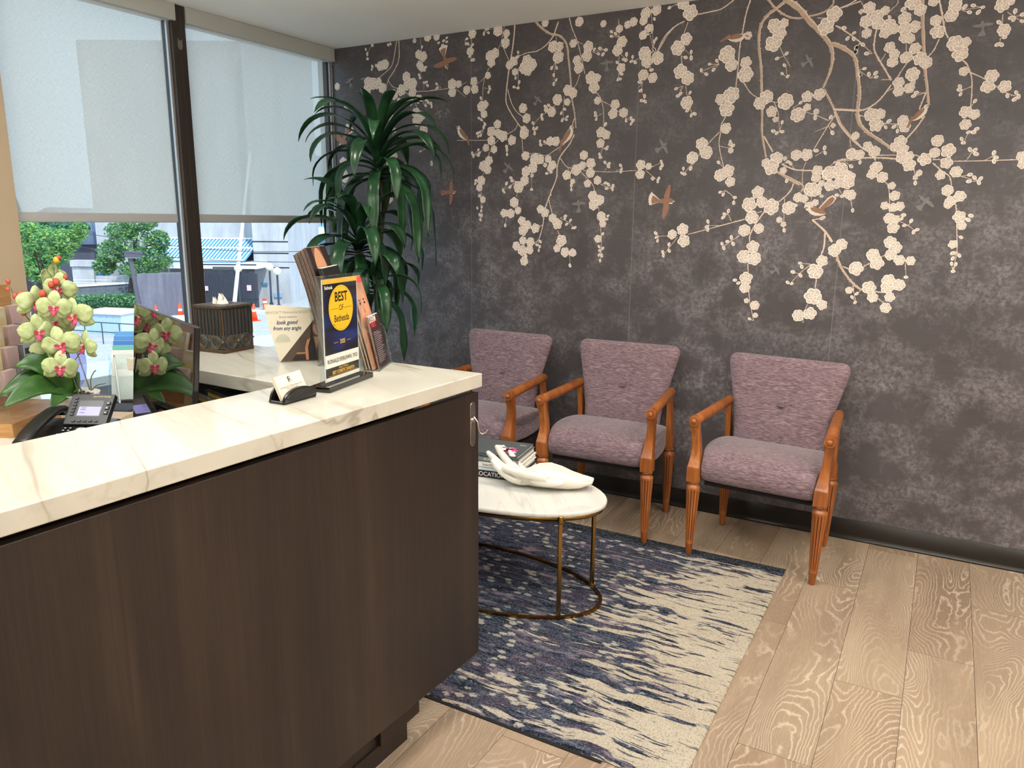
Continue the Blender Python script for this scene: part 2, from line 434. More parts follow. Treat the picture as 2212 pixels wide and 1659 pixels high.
# ================================================================== FLOWERED WALL
ZM = {'A': (720, 60, 4.608), 'B': (1000, 60, 4.608), 'C': (1000, 300, 4.148), 'D': (1380, 0, 4.148),
      'E': (1800, 0, 4.148), 'F': (1380, 300, 3.95), 'G': (1800, 300, 3.95)}
BR = {}; FL = {}; BU = {}
BR['A'] = """9 5 640 60 610 260 580 380 500 460 420 510 350 500 275 512|10 9 650 60 655 290 620 400 545 520|7 6 545 520 525 620 520 800|6 5 545 520 590 585 650 605 740 625
6 5 720 640 780 700 820 760 840 830|6 5 820 635 1000 625 1160 600|4 3 1220 600 1330 540|4 3 1220 610 1320 690|4 3 865 60 875 240 870 440 865 500|4 3 385 170 340 260 340 310
4 3 870 940 890 1100 910 1210|5 4 560 780 550 900 600 1080 670 1130|3 3 905 545 900 620|3 3 1075 600 960 625|3 3 740 1330 640 1400 560 1300|4 3 880 1610 980 1620|5 5 60 1540 150 1600|4 3 880 740 980 770"""
FL['A'] = """470 380 35 515 365 38 345 545 38 390 555 45 335 620 38 455 535 26 435 590 18 490 600 38 605 665 38 680 620 42 730 490 38 735 570 38 790 555 42 790 640 38 655 725 20 770 730 32 850 710 34
825 850 40 870 880 42 830 930 40 900 1020 40 915 1080 30 850 265 33 895 285 38 860 370 32 880 400 28 940 90 35 1030 90 30 40 585 25 130 790 20 440 1010 35 450 1050 30 600 1270 38 590 1300 30 100 1340 35 110 1480 45
570 880 30 610 1020 20 810 130 18 1185 560 40 1185 640 38 1250 560 30 560 1340 30 880 1560 25 740 1700 40 700 1780 38 560 1700 36"""
BU['A'] = """390 385 385 415 325 215 340 262 342 310 390 175 570 160 548 170 905 545 940 575 930 540 1030 560 1035 600 925 720 920 775 945 740 975 755 980 785 560 785 545 805 920 395 910 425 885 190 855 470 865 500
1100 130 1050 150 1090 175 1130 100 1130 140 655 1075 870 1230 920 1185 980 1340 980 1360 630 1110 425 375"""
BR['B'] = """14 12 517 -150 515 0 495 200 460 410 435 600|11 9 435 600 430 740 480 850 545 950 585 1000|8 7 445 610 480 740 530 830 600 890|7 5 545 960 520 1010 440 1060 330 1100|7 6 580 1000 590 1130 600 1240
22 17 700 -90 780 0 870 60 960 80 1030 160 1050 300 1070 500|17 12 1070 500 1085 700 1110 850 1125 1000|13 5 950 -60 930 0 900 80 830 170 740 230 640 250 560 280 540 290|8 7 1110 900 1080 1000 1070 1030
12 11 1110 1060 1060 1160 970 1280 940 1380 930 1500 870 1650|7 5 1020 1150 900 1230 820 1275 740 1250 660 1255|7 5 970 1300 1030 1380 1100 1400|9 6 1060 -100 1085 0 1140 140 1180 300 1215 460|5 4 1140 140 1190 160
7 6 1165 460 1130 560 1090 610|7 5 1325 640 1370 700 1400 830 1400 1000|6 3 1385 730 1480 780 1620 890 1690 930|3 3 1395 850 1340 880|5 5 1200 1420 1450 1435 1730 1420|7 6 1180 1440 1290 1560 1310 1640|4 3 1370 1560 1490 1600
4 3 1820 1420 1940 1520|4 3 1870 1390 1980 1340|5 3 985 690 900 790 780 880 710 960 715 1030|4 3 1010 680 1000 800 1000 900|5 5 -60 1120 250 1120|6 4 355 1110 280 1210 250 1290|4 3 240 1200 100 1270|4 3 480 1060 440 1210
5 4 415 -80 410 0 380 140 340 240|6 5 400 190 460 330|6 4 260 400 220 490 200 600 195 740|4 3 220 490 140 560 0 600|3 3 210 600 270 610|3 3 205 930 210 1000|4 3 550 400 550 600|4 4 930 90 930 150|4 3 920 340 905 570
3 3 1290 240 1430 220|5 4 1550 -90 1555 90|4 4 1555 280 1550 360|4 3 1550 450 1548 510|4 3 1570 260 1630 320|7 11 2150 -40 2100 0 2030 80 1960 200 1920 260|5 4 1870 380 1855 430|4 3 1790 540 1780 620 1810 730|4 3 1790 540 1740 610
4 3 1690 330 1750 310|4 3 1860 60 1890 200|4 4 85 40 85 190|3 3 80 280 80 330|3 3 20 120 80 105|4 3 205 1440 190 1500|3 3 185 1620 180 1659|3 2 680 1440 685 1610|4 3 530 1530 400 1620|4 3 870 1260 840 1450|4 3 1045 1390 1070 1500
4 3 1385 1200 1370 1290|3 3 770 1160 840 1160|3 3 1410 1430 1440 1370|3 3 1520 1430 1590 1395|4 4 2175 290 2180 370|4 3 2195 580 2140 690|4 4 545 1640 560 1600|3 3 210 30 350 0"""
FL['B'] = """350 30 45 435 55 32 425 150 42 95 60 38 75 235 34 270 280 42 320 255 42 285 345 40 505 335 40 465 370 36 250 475 28 110 535 36 120 610 36 40 620 34 520 440 30 640 330 50 690 370 48 610 400 50 650 430 40 900 190 48 965 185 38 950 290 52
1100 155 35 1250 190 48 1235 280 48 1135 325 40 1155 400 46 1275 500 55 1335 500 38 1305 590 52 1045 620 45 1095 650 42 1040 740 32 940 715 46 885 840 42 830 815 22 600 800 40 635 900 40 612 1050 45 605 1010 30 345 960 36 285 1035 42
350 1050 34 400 1080 46 285 1125 38 490 1120 40 230 1195 32 310 1210 32 185 785 40 220 765 34 210 860 32 870 1130 38 925 1130 40 625 1275 38 720 1310 48 770 1310 40 850 1305 32 820 1365 20 890 1370 40 870 1400 30 695 1395 44 630 1430 42
615 1520 42 555 1585 48 690 1470 18 260 1320 36 205 1375 42 245 1410 38 185 1520 38 165 1590 30 1340 725 34 1515 765 44 1495 855 46 1600 845 42 1375 1040 46 1425 1065 42 1370 1150 40 1205 1270 40 1275 1350 46 1190 1370 35 1130 1415 50
1270 1445 42 1035 1465 42 1095 1530 24 1240 1550 34 1340 1520 38 1770 1365 46 1765 1460 44 1850 1380 32 1585 140 50 1540 225 50 1575 400 42 1560 10 35 1810 255 60 1940 300 58 1835 335 55 1795 470 50 1890 500 46 1850 20 45 1795 75 40
1890 1500 20 1160 -60 40 1700 -60 40 1640 -30 34 1400 -40 30 240 -20 36 820 -50 34"""
BU['B'] = """550 245 545 290 40 110 30 160 50 160 98 170 70 285 90 320 105 320 180 700 265 590 270 610 257 640 160 900 185 915 220 960 208 990 525 500 562 540 510 590 550 600 885 400 935 400 905 470 930 520 905 560 1310 215 1365 205 1425 220 1350 260 1395 265
1480 40 1480 85 1520 60 1630 265 1600 315 1625 325 1535 345 1580 460 1545 515 1565 510 1690 290 1675 335 1715 345 1880 420 1760 540 1770 625 1810 680 1780 725 1815 735 1900 220 1880 230 1925 110 1320 850 1320 875 1328 910 1420 960 1440 1185 1430 1205
1360 1260 1370 1290 1415 1340 1455 1355 1450 1380 1570 1370 1578 1410 1575 1430 1975 1330 1985 1365 1970 1395 1950 1500 1940 1530 1420 1545 1450 1560 1495 1575 1430 1600 1490 1610 1080 1570 1080 1610 700 950 705 1005 735 1000 715 1050 785 870 790 905
855 770 820 780 1015 810 980 850 1040 885 1030 915 990 920 770 1130 815 1135 775 1165 145 1050 170 1040 180 1070 155 1080 155 1215 165 1245 155 1270 95 1250 105 1280 435 1185 440 1215 440 1260 480 1495 490 1525 435 1550 470 1585 400 1615 412 1635
685 1610 835 1450 880 1440 130 1520 125 1550 1675 900 1695 925 1625 925 1675 955 210 60 255 50"""
BR['C'] = """12 10 790 490 770 530 730 640|9 6 725 700 715 780 680 900 635 940|8 7 770 540 785 610 800 670|4 4 715 770 680 790|3 3 680 900 680 1010|5 5 850 820 862 860|4 3 870 710 950 750 1000 800|3 3 870 710 920 690|4 3 955 1030 962 1140
5 5 570 965 620 960|3 3 565 1010 550 1050|5 5 1215 610 1220 660|6 3 1228 730 1240 870 1238 1000 1230 1100|4 3 390 700 380 780|4 4 490 480 480 520|4 3 165 460 160 730"""
FL['C'] = """460 570 38 370 665 32 428 670 34 495 640 28 695 630 32 735 660 36 805 710 34 848 760 42 530 735 34 580 770 34 540 820 40 650 800 38 560 800 30 540 910 32 605 925 36 480 960 34 535 1000 40 600 995 32 550 1095 34
885 910 44 845 980 32 915 1015 38 985 1020 32 1165 510 40 1225 550 42 1170 590 42 1240 695 38 1255 760 30 1210 895 32 180 545 24 150 510 14"""
BU['C'] = """130 620 170 610 165 645 150 680 170 685 158 725 380 775 665 950 695 920 690 965 680 1000 565 1050 915 710 920 690 965 730 930 765 985 800 1005 795 960 1135 1300 690 1290 720 1255 850 1220 965 1255 980 1225 1000 1220 1040 1245 1045 1230 1090"""
BR['D'] = """9 7 880 -30 850 0 740 80 620 110 530 130|10 8 1005 -30 1000 0 960 130 930 290 905 420 890 600 870 780|8 8 410 190 320 240 230 330 160 470|6 5 440 200 405 300|5 5 380 500 385 580|5 4 420 770 435 870|4 3 460 970 475 1010|3 3 415 445 470 500|3 3 390 770 350 860
24 18 1330 -30 1320 0 1240 70 1150 140 1090 240 1075 400 1095 600 1100 800|18 13 1100 800 1105 1000 1105 1200 1140 1410|16 10 1140 -30 1160 0 1240 90 1340 150 1440 165 1560 140 1660 110 1740 40 1745 -20|46 36 1280 -60 1330 0 1440 80 1530 190 1640 300|34 14 1640 300 1700 380 1735 480 1720 620 1650 790
24 20 1720 390 1840 440 1930 510 1960 640 1975 820 1960 1000 1985 1110|15 12 1660 800 1710 900 1770 1020 1830 1140 1991 1320|12 12 1770 980 1991 990|8 6 1760 1030 1700 1120 1560 1350|5 3 1700 1130 1580 1180|6 4 1700 1080 1580 1030 1380 970
8 6 940 740 1000 830 1070 880|6 5 1150 905 1240 920|5 3 1210 910 1250 1020 1260 1180|8 6 780 1040 740 1120 730 1200 720 1310 760 1500|6 4 720 1185 620 1290 500 1440 400 1560|4 3 730 1310 810 1330|4 3 720 575 560 640|5 3 1255 400 1300 500 1360 600|3 3 1320 600 1330 690
11 9 1280 1470 1400 1520 1560 1530|11 10 1120 1220 1200 1360|14 13 1240 1540 1330 1600 1440 1659|4 4 1500 1450 1470 1530 1465 1659|4 3 1580 1400 1660 1350|5 5 1700 1500 1780 1450 1991 1430|4 3 110 60 130 430|6 4 1770 230 1900 310 1991 380|9 8 1790 80 1991 10|5 4 1600 160 1680 165|7 6 330 40 420 70"""
FL['D'] = """460 110 66 400 30 50 65 120 45 160 90 42 45 185 36 95 260 38 35 320 32 425 350 50 350 430 60 375 640 60 440 700 56 430 920 52 790 490 72 830 580 56 960 560 50 955 670 66 980 320 35 1215 230 60 1300 210 44 1260 300 60 1205 390 72
1750 130 70 1680 240 75 1145 870 60 1085 925 56 1190 1000 48 1225 1070 26 1315 910 72 1510 865 50 1615 845 52 1510 960 34 1425 1030 66 1590 1000 26 830 850 68 730 890 46 790 980 66 780 1150 46 565 1290 54 605 1365 56 480 1415 50
825 1350 24 820 1290 20 800 1530 55 730 1570 52 820 1630 44 1235 1420 58 1190 1500 66 1140 1460 40 1295 1530 32 1410 1390 48 1505 1385 54 1310 1420 20 1600 1530 48 1590 1590 44 1800 1510 60 1910 1380 52 1975 1390 40 1880 1590 60
1700 1560 60 1740 1125 24 1940 1220 34"""
BU['D'] = """275 70 140 170 140 370 110 460 140 445 470 465 420 515 470 520 335 795 350 860 375 840 460 830 435 990 470 1035 500 1020 700 545 635 575 560 630 605 665 670 625 1325 480 1240 525 1305 585 1285 660 1335 685 1205 1175 1235 1195 1285 1180 1285 1095
820 1270 845 1305 830 1350 715 1455 400 1510 465 1510 385 1550 410 1560 1590 1350 1665 1325 1670 1370 1450 920 1580 1055 1720 1050 1735 1190 1840 250 1930 295 1870 345 1925 350 1950 425 1945 465 1980 670 1335 1450 1360 1465 1325 1620"""
BR['E'] = """24 22 0 390 100 430 190 510 215 640 235 850 215 1000 230 1100 310 1190|22 18 310 1190 420 1260 560 1360|12 9 0 980 60 985 210 990 310 970 420 890 520 760|12 9 520 720 450 600 390 500 365 420 380 300 390 260|24 15 800 -60 800 150 810 400 820 600 840 780 855 940
9 8 830 830 770 980|10 9 820 1040 740 1150 650 1250|12 9 945 -60 950 0 980 150 1000 270 1030 340|8 7 950 350 900 450 850 510|9 6 1160 540 1200 580 1240 700 1240 850 1230 960|7 4 1230 650 1360 710 1550 830 1660 870|4 3 1245 770 1160 810|7 5 570 700 650 580 720 500
5 4 420 560 470 480|5 4 480 820 540 790|4 3 430 715 510 715|6 6 700 1380 770 1400|10 10 0 1460 80 1430 250 1415 450 1415 620 1430|7 5 400 1390 560 1390|11 8 10 1000 60 1120 160 1240 250 1320 340 1380 380 1440|4 4 150 1250 160 1320|7 6 890 1430 960 1430
6 6 1080 1445 1350 1440 1660 1430|8 6 890 1460 970 1530 1040 1580 1060 1659|4 3 1140 1580 1300 1620|4 3 1150 90 1340 65|5 4 1520 130 1515 220|4 3 1500 340 1490 390|4 3 1560 110 1620 150|7 5 700 1400 720 1500 740 1600|6 4 20 230 120 290 240 380 350 480
4 3 220 625 330 700|5 5 230 1030 290 1050|4 4 450 1110 580 1110|5 4 585 -30 570 40 480 120|4 4 650 50 655 480|4 3 250 20 300 100|4 3 1220 1180 1200 1210 1170 1280|4 3 1200 1430 1240 1370|4 3 1350 1440 1430 1400|9 8 0 90 120 50 240 -20"""
FL['E'] = """325 70 55 300 190 60 390 150 60 400 210 55 465 95 40 250 105 24 500 230 60 540 260 50 470 290 56 300 300 45 640 165 58 715 20 70 780 90 55 640 260 60 730 240 55 650 330 58 690 350 45 505 425 50 550 485 46 530 555 50 655 515 55
735 435 52 775 525 60 830 560 58 710 665 62 585 740 52 585 815 50 680 790 48 715 740 25 900 10 50 1100 20 60 1090 70 60 1055 140 62 920 185 52 935 285 66 1090 390 72 1185 380 50 1140 480 75 1170 640 45 1420 680 62 1385 775 65
1535 775 60 1185 1005 58 1265 1025 52 1185 1115 52 340 1030 64 420 1020 50 385 1120 66 625 1080 52 640 1140 50 600 1270 60 560 1310 50 620 1340 58 620 1410 60 680 1400 45 680 1480 58 935 1260 56 1030 1350 66 910 1370 50 820 1425 62
1015 1460 58 960 1570 46 1100 1540 56 310 1310 45 370 1360 52 165 1380 50 235 1385 45 385 1500 54 350 1560 48 440 1590 50 1510 50 66 1580 0 60 1530 270 62 1690 1400 50 1700 1470 48 60 1540 70 130 1600 55 770 1550 30 735 1590 24 200 1215 34"""
BU['E'] = """1180 60 1255 50 1340 65 1220 110 1300 110 1630 100 1590 160 1615 170 1485 200 1535 335 1470 400 1505 400 1690 190 1700 130 1135 775 1130 805 1140 845 1270 905 1640 830 1560 860 1660 865 1625 890 1285 1155 1255 1185 1210 1185 1150 1245
1165 1280 1225 1340 1270 1345 1280 1380 1440 1370 1460 1410 1440 1445 1225 1565 1265 1590 1320 1600 1215 1625 1305 1635 280 615 245 670 320 665 380 655 385 690 500 1085 545 1135 470 1140 575 1175 745 830 720 860 505 155 205 425 200 465
265 400 300 480 240 1455 160 1490 735 1640 625 85"""
BR['F'] = """9 7 1320 380 1290 450 1190 540 1080 600|14 12 1190 290 1300 340 1400 400 1385 450|10 8 1080 610 1000 720 950 820 945 880|6 5 1050 620 1010 630|8 5 905 685 700 740 420 815|4 3 330 825 170 830|4 3 330 840 250 940 210 990|4 3 790 700 760 640|4 3 690 740 600 740
5 3 860 825 790 870 720 920|7 4 930 1060 935 1200 945 1370 980 1550|5 4 1245 510 1235 740|12 15 1480 690 1590 790 1650 880|12 10 1590 790 1580 920 1555 990|14 11 1690 1010 1720 1090 1780 1180 1840 1250 1896 1290|6 6 1740 1090 1800 1110|7 6 1515 1200 1505 1270
4 4 1440 1410 1420 1450|5 4 1400 1480 1402 1570|5 3 1470 1070 1370 1150 1290 1240|4 3 1470 1070 1380 1060|5 3 1825 1250 1850 1390|5 3 740 440 810 500 810 550|3 3 1710 430 1740 490|4 3 1810 520 1825 620|3 3 1480 480 1460 560|4 3 1545 440 1560 490"""
FL['F'] = """1015 455 52 940 560 60 1050 540 48 1130 580 66 965 670 56 1280 590 58 900 780 50 1025 765 42 375 775 48 385 870 50 285 815 38 975 920 52 895 1005 56 985 1020 58 915 1190 54 905 1270 44 990 1420 40 920 1380 22 995 1505 22
1630 400 45 1700 380 45 1780 370 60 1560 380 30 1470 430 60 1510 440 50 1360 500 42 1410 510 38 1450 575 38 1505 545 30 1810 480 45 1775 465 34 1730 900 50 1670 950 56 1850 1100 56 1565 1040 50 1505 1130 66 1485 1345 72
1565 1415 45 1460 1490 56 1360 1505 52 1795 1290 32 1200 690 26 1235 730 24 1630 290 60 1720 260 60"""
BU['F'] = """145 805 150 840 160 870 205 965 260 955 258 900 210 995 765 615 730 640 720 670 590 705 580 750 590 775 790 840 755 875 805 895 710 895 725 930 695 455 720 475 820 500 810 545 820 1205 850 1230 945 1535 1240 780 1560 680 1575 670
1375 1060 1390 1090 1315 1135 1380 1165 1270 1225 1305 1235 1860 1320 1820 1350 1845 1395 1825 610 1690 480 1735 490 1560 490 1340 565"""
BR['G'] = """6 5 430 350 470 410 480 520 480 630|4 3 550 695 640 740 690 780|3 3 550 665 600 650|6 4 1045 560 1050 620 1055 820 1055 960 1020 1130|14 11 30 1000 60 1080 130 1190 200 1260 250 1290|9 8 330 1300 420 1310|5 4 380 1360 430 1400|6 5 90 1090 130 1110
6 6 250 1095 310 1060|5 5 390 1010 450 990|4 3 615 1060 620 1180"""
FL['G'] = """500 400 34 525 485 46 440 570 36 510 585 40 565 575 42 480 680 50 530 690 40 510 760 52 975 440 50 1080 490 52 1000 530 50 980 560 40 1075 665 58 1095 740 42 1020 900 42 485 880 55 530 930 55 490 990 50 340 990 56 370 1060 62
195 1105 62 565 1035 50 660 1040 42 470 1210 60 560 1245 54 460 1270 58 480 1350 45 305 1270 60 335 1350 48 445 1440 48"""
BU['G'] = """600 650 585 680 605 740 665 700 715 775 685 795 1175 655 1150 690 1090 840 1020 975 1075 995 1020 1020 1010 1065 1045 1070 1022 1130 620 1180"""
BIRDS = [  # zoom, kind, x, y, size(px of the photo), angle, flip
    ('A', 'fly', 1115, 325, 25, -70, 1), ('A', 'fly', 105, 1110, 26, -120, 1), ('A', 'fly2', 1160, 1640, 21, 5, 1), ('A', 'perch', 1285, 1065, 22, -32, -1),
    ('B', 'perch', 1045, 1085, 28, 38, 1), ('C', 'fly', 1805, 560, 34, 0, 1), ('E', 'perch', 775, 1030, 33, 30, 1), ('F', 'perch2', 1520, 625, 33, 0, -1), ('D', 'perch', 870, 345, 30, -14, 1)]
GHOSTS = [('A', 165, 535, 9), ('A', 1055, 850, 9), ('A', 1140, 830, 7), ('B', 1435, 360, 14), ('B', 745, 720, 11), ('B', 450, 1390, 12), ('B', 1990, 1185, 17), ('C', 1040, 590, 15), ('D', 1520, 550, 16),
          ('D', 1300, 1290, 12), ('E', 1340, 240, 22), ('F', 1170, 1120, 12), ('G', 785, 540, 22)]

def mural_materials():
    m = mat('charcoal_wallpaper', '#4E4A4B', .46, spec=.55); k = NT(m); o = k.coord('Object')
    big = k.noise(o, 1.5, 5, .62, .3); mid = k.noise(o, 7, 5, .7, .2); fine = k.noise(o, 60, 4, .75)
    weave = k.noise(k.mapping(o, (12, 1, 500)), 1.0, 2, .5)
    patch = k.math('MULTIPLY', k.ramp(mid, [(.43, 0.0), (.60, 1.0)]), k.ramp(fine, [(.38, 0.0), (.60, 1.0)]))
    patch = k.math('MULTIPLY', patch, k.ramp(big, [(.30, .35), (.60, 1.0)])); patch = k.math('MULTIPLY', patch, k.ramp(k.math('MULTIPLY', k.sep(o)[2], .4), [(.50, 1.0), (.78, .45)]))  # print mottling, painted stronger low on the wall to stand for raking daylight
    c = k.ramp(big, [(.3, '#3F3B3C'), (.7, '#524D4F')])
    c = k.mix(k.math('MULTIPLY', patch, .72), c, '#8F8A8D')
    c = k.mix(k.math('MULTIPLY', k.ramp(weave, [(.4, 1.0), (.62, 0.0)]), .25), c, '#383435')
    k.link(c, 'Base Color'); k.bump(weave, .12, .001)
    def ink(name, col, var):
        q = mat(name, col, .6); j = NT(q); p = j.noise(j.coord('Object'), 90, 3, .6)
        j.link(j.ramp(p, [(.3, var), (.7, col)]), 'Base Color'); return q
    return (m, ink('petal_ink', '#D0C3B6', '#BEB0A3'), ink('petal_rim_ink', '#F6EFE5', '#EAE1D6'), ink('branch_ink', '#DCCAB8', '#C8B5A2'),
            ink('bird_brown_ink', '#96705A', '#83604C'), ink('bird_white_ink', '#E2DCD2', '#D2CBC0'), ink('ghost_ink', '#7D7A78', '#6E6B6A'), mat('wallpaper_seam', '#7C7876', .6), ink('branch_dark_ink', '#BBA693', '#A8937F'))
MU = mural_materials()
def build_mural():
    W = MB(); rr = random.Random(11)
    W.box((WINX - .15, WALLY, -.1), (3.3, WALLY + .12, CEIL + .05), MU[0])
    PER = 1.666; XR = on_y(2212, 300, WALLY).x
    layer = [0, 0]
    def P(z, x, y):
        ox, oy, s = ZM[z]; q = on_y(ox + x / s, oy + y / s, WALLY); return q.x, q.z
    def face(pts, m, h):
        """flat inked shape (list of wall x,z), ccw from the room"""
        if any(q[1] > CEIL + .045 for q in pts): return
        a = sum(p[0] * q[1] - q[0] * p[1] for p, q in zip(pts, pts[1:] + pts[:1]))
        if a < 0: pts = pts[::-1]
        for dx in (0, PER):
            if dx and (min(q[0] for q in pts) + dx < XR + .02 or max(q[0] for q in pts) > .2): continue
            W.add([(q[0] + dx, WALLY - h, q[1]) for q in pts], [tuple(range(len(pts)))], m)
    def disc(cx, cz, rx, rz, ang, m, h, n=10, wob=0.0):
        ca, sa = math.cos(ang), math.sin(ang); ps = []
        for i in range(n):
            t = 2 * PI * i / n; k = 1 + wob * math.cos(3 * t + cx * 90); x, z = rx * k * math.cos(t), rz * k * math.sin(t)
            ps.append((cx + x * ca - z * sa, cz + x * sa + z * ca))
        face(ps, m, h)
    def ribbon(pts, w0, w1, thorns=True):
        ps = smooth_path([(a, 0, b) for a, b in pts], 5); n = len(ps); layer[1] += 1; hh = .0002 + layer[1] * .000002; L = []; R = []; M1 = []
        for i, p in enumerate(ps):
            t = ps[min(i + 1, n - 1)] - ps[max(i - 1, 0)]; nx, nz = -t.z, t.x; l = math.hypot(nx, nz) or 1; w = lerp(w0, w1, i / (n - 1)) / 2 * (1 + .12 * math.sin(i * 1.7))
            L.append((p.x + nx / l * w, p.z + nz / l * w)); R.append((p.x - nx / l * w, p.z - nz / l * w)); M1.append((p.x + nx / l * w * .45, p.z + nz / l * w * .45))
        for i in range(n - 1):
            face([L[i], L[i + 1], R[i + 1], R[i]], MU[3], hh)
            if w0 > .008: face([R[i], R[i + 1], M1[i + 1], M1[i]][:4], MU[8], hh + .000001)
        if thorns:
            for i in range(1, n - 1, 1):
                if rr.random() < .4:
                    a, b = (L, R) if rr.random() < .5 else (R, L); s = lerp(w0, w1, i / (n - 1)) * .12 + .0030
                    nx, nz = a[i][0] - b[i][0], a[i][1] - b[i][1]; l = math.hypot(nx, nz) or 1; nx /= l; nz /= l
                    face([(a[i][0] - nz * s * .6, a[i][1] + nx * s * .6), (a[i][0] + nz * s * .6, a[i][1] - nx * s * .6), (a[i][0] + nx * s, a[i][1] + nz * s)], MU[3], hh - .000001)
    def flower(cx, cz, r):
        h = .0014 + layer[0] * .000002; layer[0] += 1; a0 = rr.uniform(0, 6.28); npet = rr.choice((5, 6, 6)) if r > .012 else 4
        for i in range(npet):
            a = a0 + 2 * PI * i / npet; d = r * .52; x, z = cx + d * math.cos(a), cz + d * math.sin(a); k = rr.uniform(.9, 1.08)
            disc(x, z, r * .50 * k, r * .50 * k, a, MU[2], h + i * .00003, 10, .05); disc(x + .02 * r, z, r * .40 * k, r * .41 * k, a, MU[1], h + i * .00003 + .000015, 9, .04)
        disc(cx, cz, r * .38, r * .38, a0, MU[1], h + .0003, 9)
        if r > .014:
            b0 = rr.uniform(0, 6.28)
            for i in range(5):
                a = b0 + 2 * PI * i / 5; x, z = cx + r * .30 * math.cos(a), cz + r * .30 * math.sin(a)
                disc(x, z, r * .25, r * .22, a, MU[2], h + .0004 + i * .00002, 8); disc(x, z, r * .19, r * .165, a, MU[1], h + .00041 + i * .00002, 8)
            for i in range(7):
                a = b0 + 6.28 * i / 7; face([(cx - .008 * r * math.sin(a) * 4, cz + .008 * r * math.cos(a) * 4), (cx + .008 * r * math.sin(a) * 4, cz - .008 * r * math.cos(a) * 4), (cx + r * .26 * math.cos(a), cz + r * .26 * math.sin(a))], MU[2], h + .0006)
            disc(cx, cz, r * .07, r * .07, 0, MU[8], h + .00065, 6)
    def bud(cx, cz, r, pts_near):
        a = rr.uniform(0, 6.28) if pts_near is None else pts_near
        disc(cx, cz, r * 1.15, r * .82, a, MU[2], .0012, 9); disc(cx + r * .1, cz, r * .8, r * .55, a, MU[1], .00125, 8)
    def bird(z, kind, x, y, size, ang, flip, ghost=False):
        q = P(z, x, y); ox, oy, s = ZM[z]; q2 = P(z, x + size * s, y); sc = abs(q2[0] - q[0]); ca, sa = math.cos(math.radians(ang)), math.sin(math.radians(ang))
        B, Wt = (MU[4], MU[5]) if not ghost else (MU[6], MU[6])
        def T(ps): return [(q[0] + sc * (flip * px_ * ca - pz * sa), q[1] + sc * (flip * px_ * sa + pz * ca)) for px_, pz in ps]
        if kind.startswith('perch'):
            tail = [(-.35, .02), (-1.0, -.42), (-1.12, -.36), (-.5, .22)] if kind == 'perch' else [(-.3, .1), (-.95, .62), (-1.1, .9), (-.92, 1.05), (-.7, .9), (-.18, .3)]
            if kind == 'perch2': face(T([(-.25, .1), (-1.0, .6), (-1.2, .95), (-.95, 1.15), (-.65, 1.0), (-.12, .32)]), Wt, .0031)
            face(T(tail), B, .0032)
            face(T([(.62, .2), (.5, .36), (.2, .34), (-.2, .24), (-.55, .02), (-.62, -.12), (-.3, -.24), (.1, -.26), (.42, -.12), (.58, .05)]), Wt, .0033)
            face(T([(.48, .3), (.2, .33), (-.2, .24), (-.55, .02), (-.62, -.12), (-.25, -.12), (.1, -.02), (.36, .1)]), B, .0035)
            disc(q[0] + sc * (flip * .6 * ca - .3 * sa), q[1] + sc * (flip * .6 * sa + .3 * ca), sc * .17, sc * .15, 0, Wt, .0037)
            face(T([(.72, .34), (1.0, .24), (.73, .22)]), B, .0038); face(T([(.6, .34), (.76, .32), (.72, .26), (.6, .26)]), B, .0038)
            for lx in (-.05, .12): face(T([(lx, -.2), (lx + .03, -.2), (lx + .06, -.42), (lx + .03, -.42)]), B, .0034)
        else:
            fan = [(-.15, .0)] + [(-.15 - .85 * math.cos(a) * (1 + .05 * (i % 2)), .85 * math.sin(a) * .9 * (1 + .05 * (i % 2)) + .1) for i, a in enumerate([-.45 + .1 * j for j in range(12)])]
            fan2 = [(-.15, .0)] + [(-.15 - .68 * math.cos(a), .68 * math.sin(a) * .9 + .07) for a in [-.38 + .1 * j for j in range(10)]]
            if kind == 'fly2': fan = [(-.1, -.1), (-.85, -.2), (-.95, .1), (-.8, .3), (-.1, .15)]; fan2 = fan[:3]; Wt2 = B
            else: Wt2 = Wt
            face(T(fan), Wt2, .0031); face(T(fan2), B, .0032)
            face(T([(-.3, .12), (.1, .2), (.4, .2), (.6, .08), (.62, -.05), (.3, -.16), (-.1, -.14), (-.32, -.05)]), B, .0036)
            face(T([(-.05, .1), (.02, .5), (.22, .95), (.36, 1.0), (.38, .6), (.3, .1)]), B, .0034)
            face(T([(.0, -.08), (-.08, -.5), (-.1, -.95), (.02, -1.08), (.2, -.8), (.34, -.4), (.3, -.08)]), B, .0034)
            face(T([(.55, .03), (.72, .0), (.56, -.05)]), Wt, .0037); face(T([(.36, -.08), (.58, -.08), (.5, -.16), (.3, -.15)]), Wt, .0037)
    for z in 'ABCDEFG':
        ox, oy, s = ZM[z]
        segs = []
        for e in BR[z].replace('\n', '|').split('|'):
            v = [float(t) for t in e.split()]
            if len(v) < 6: continue
            pts = [P(z, a, b) for a, b in zip(v[2::2], v[3::2])]; u = .0024 / 4.6 * 4.3 / s * 4.6 * 1.0
            segs.append(pts); ribbon(pts, v[0] / s * .0025, v[1] / s * .0025)
        v = [float(t) for t in FL[z].split()]
        for a, b, r in zip(v[::3], v[1::3], v[2::3]):
            c = P(z, a, b); c2 = P(z, a + r, b); flower(c[0], c[1], abs(c2[0] - c[0]) * 1.06)
        v = [float(t) for t in BU[z].split()]
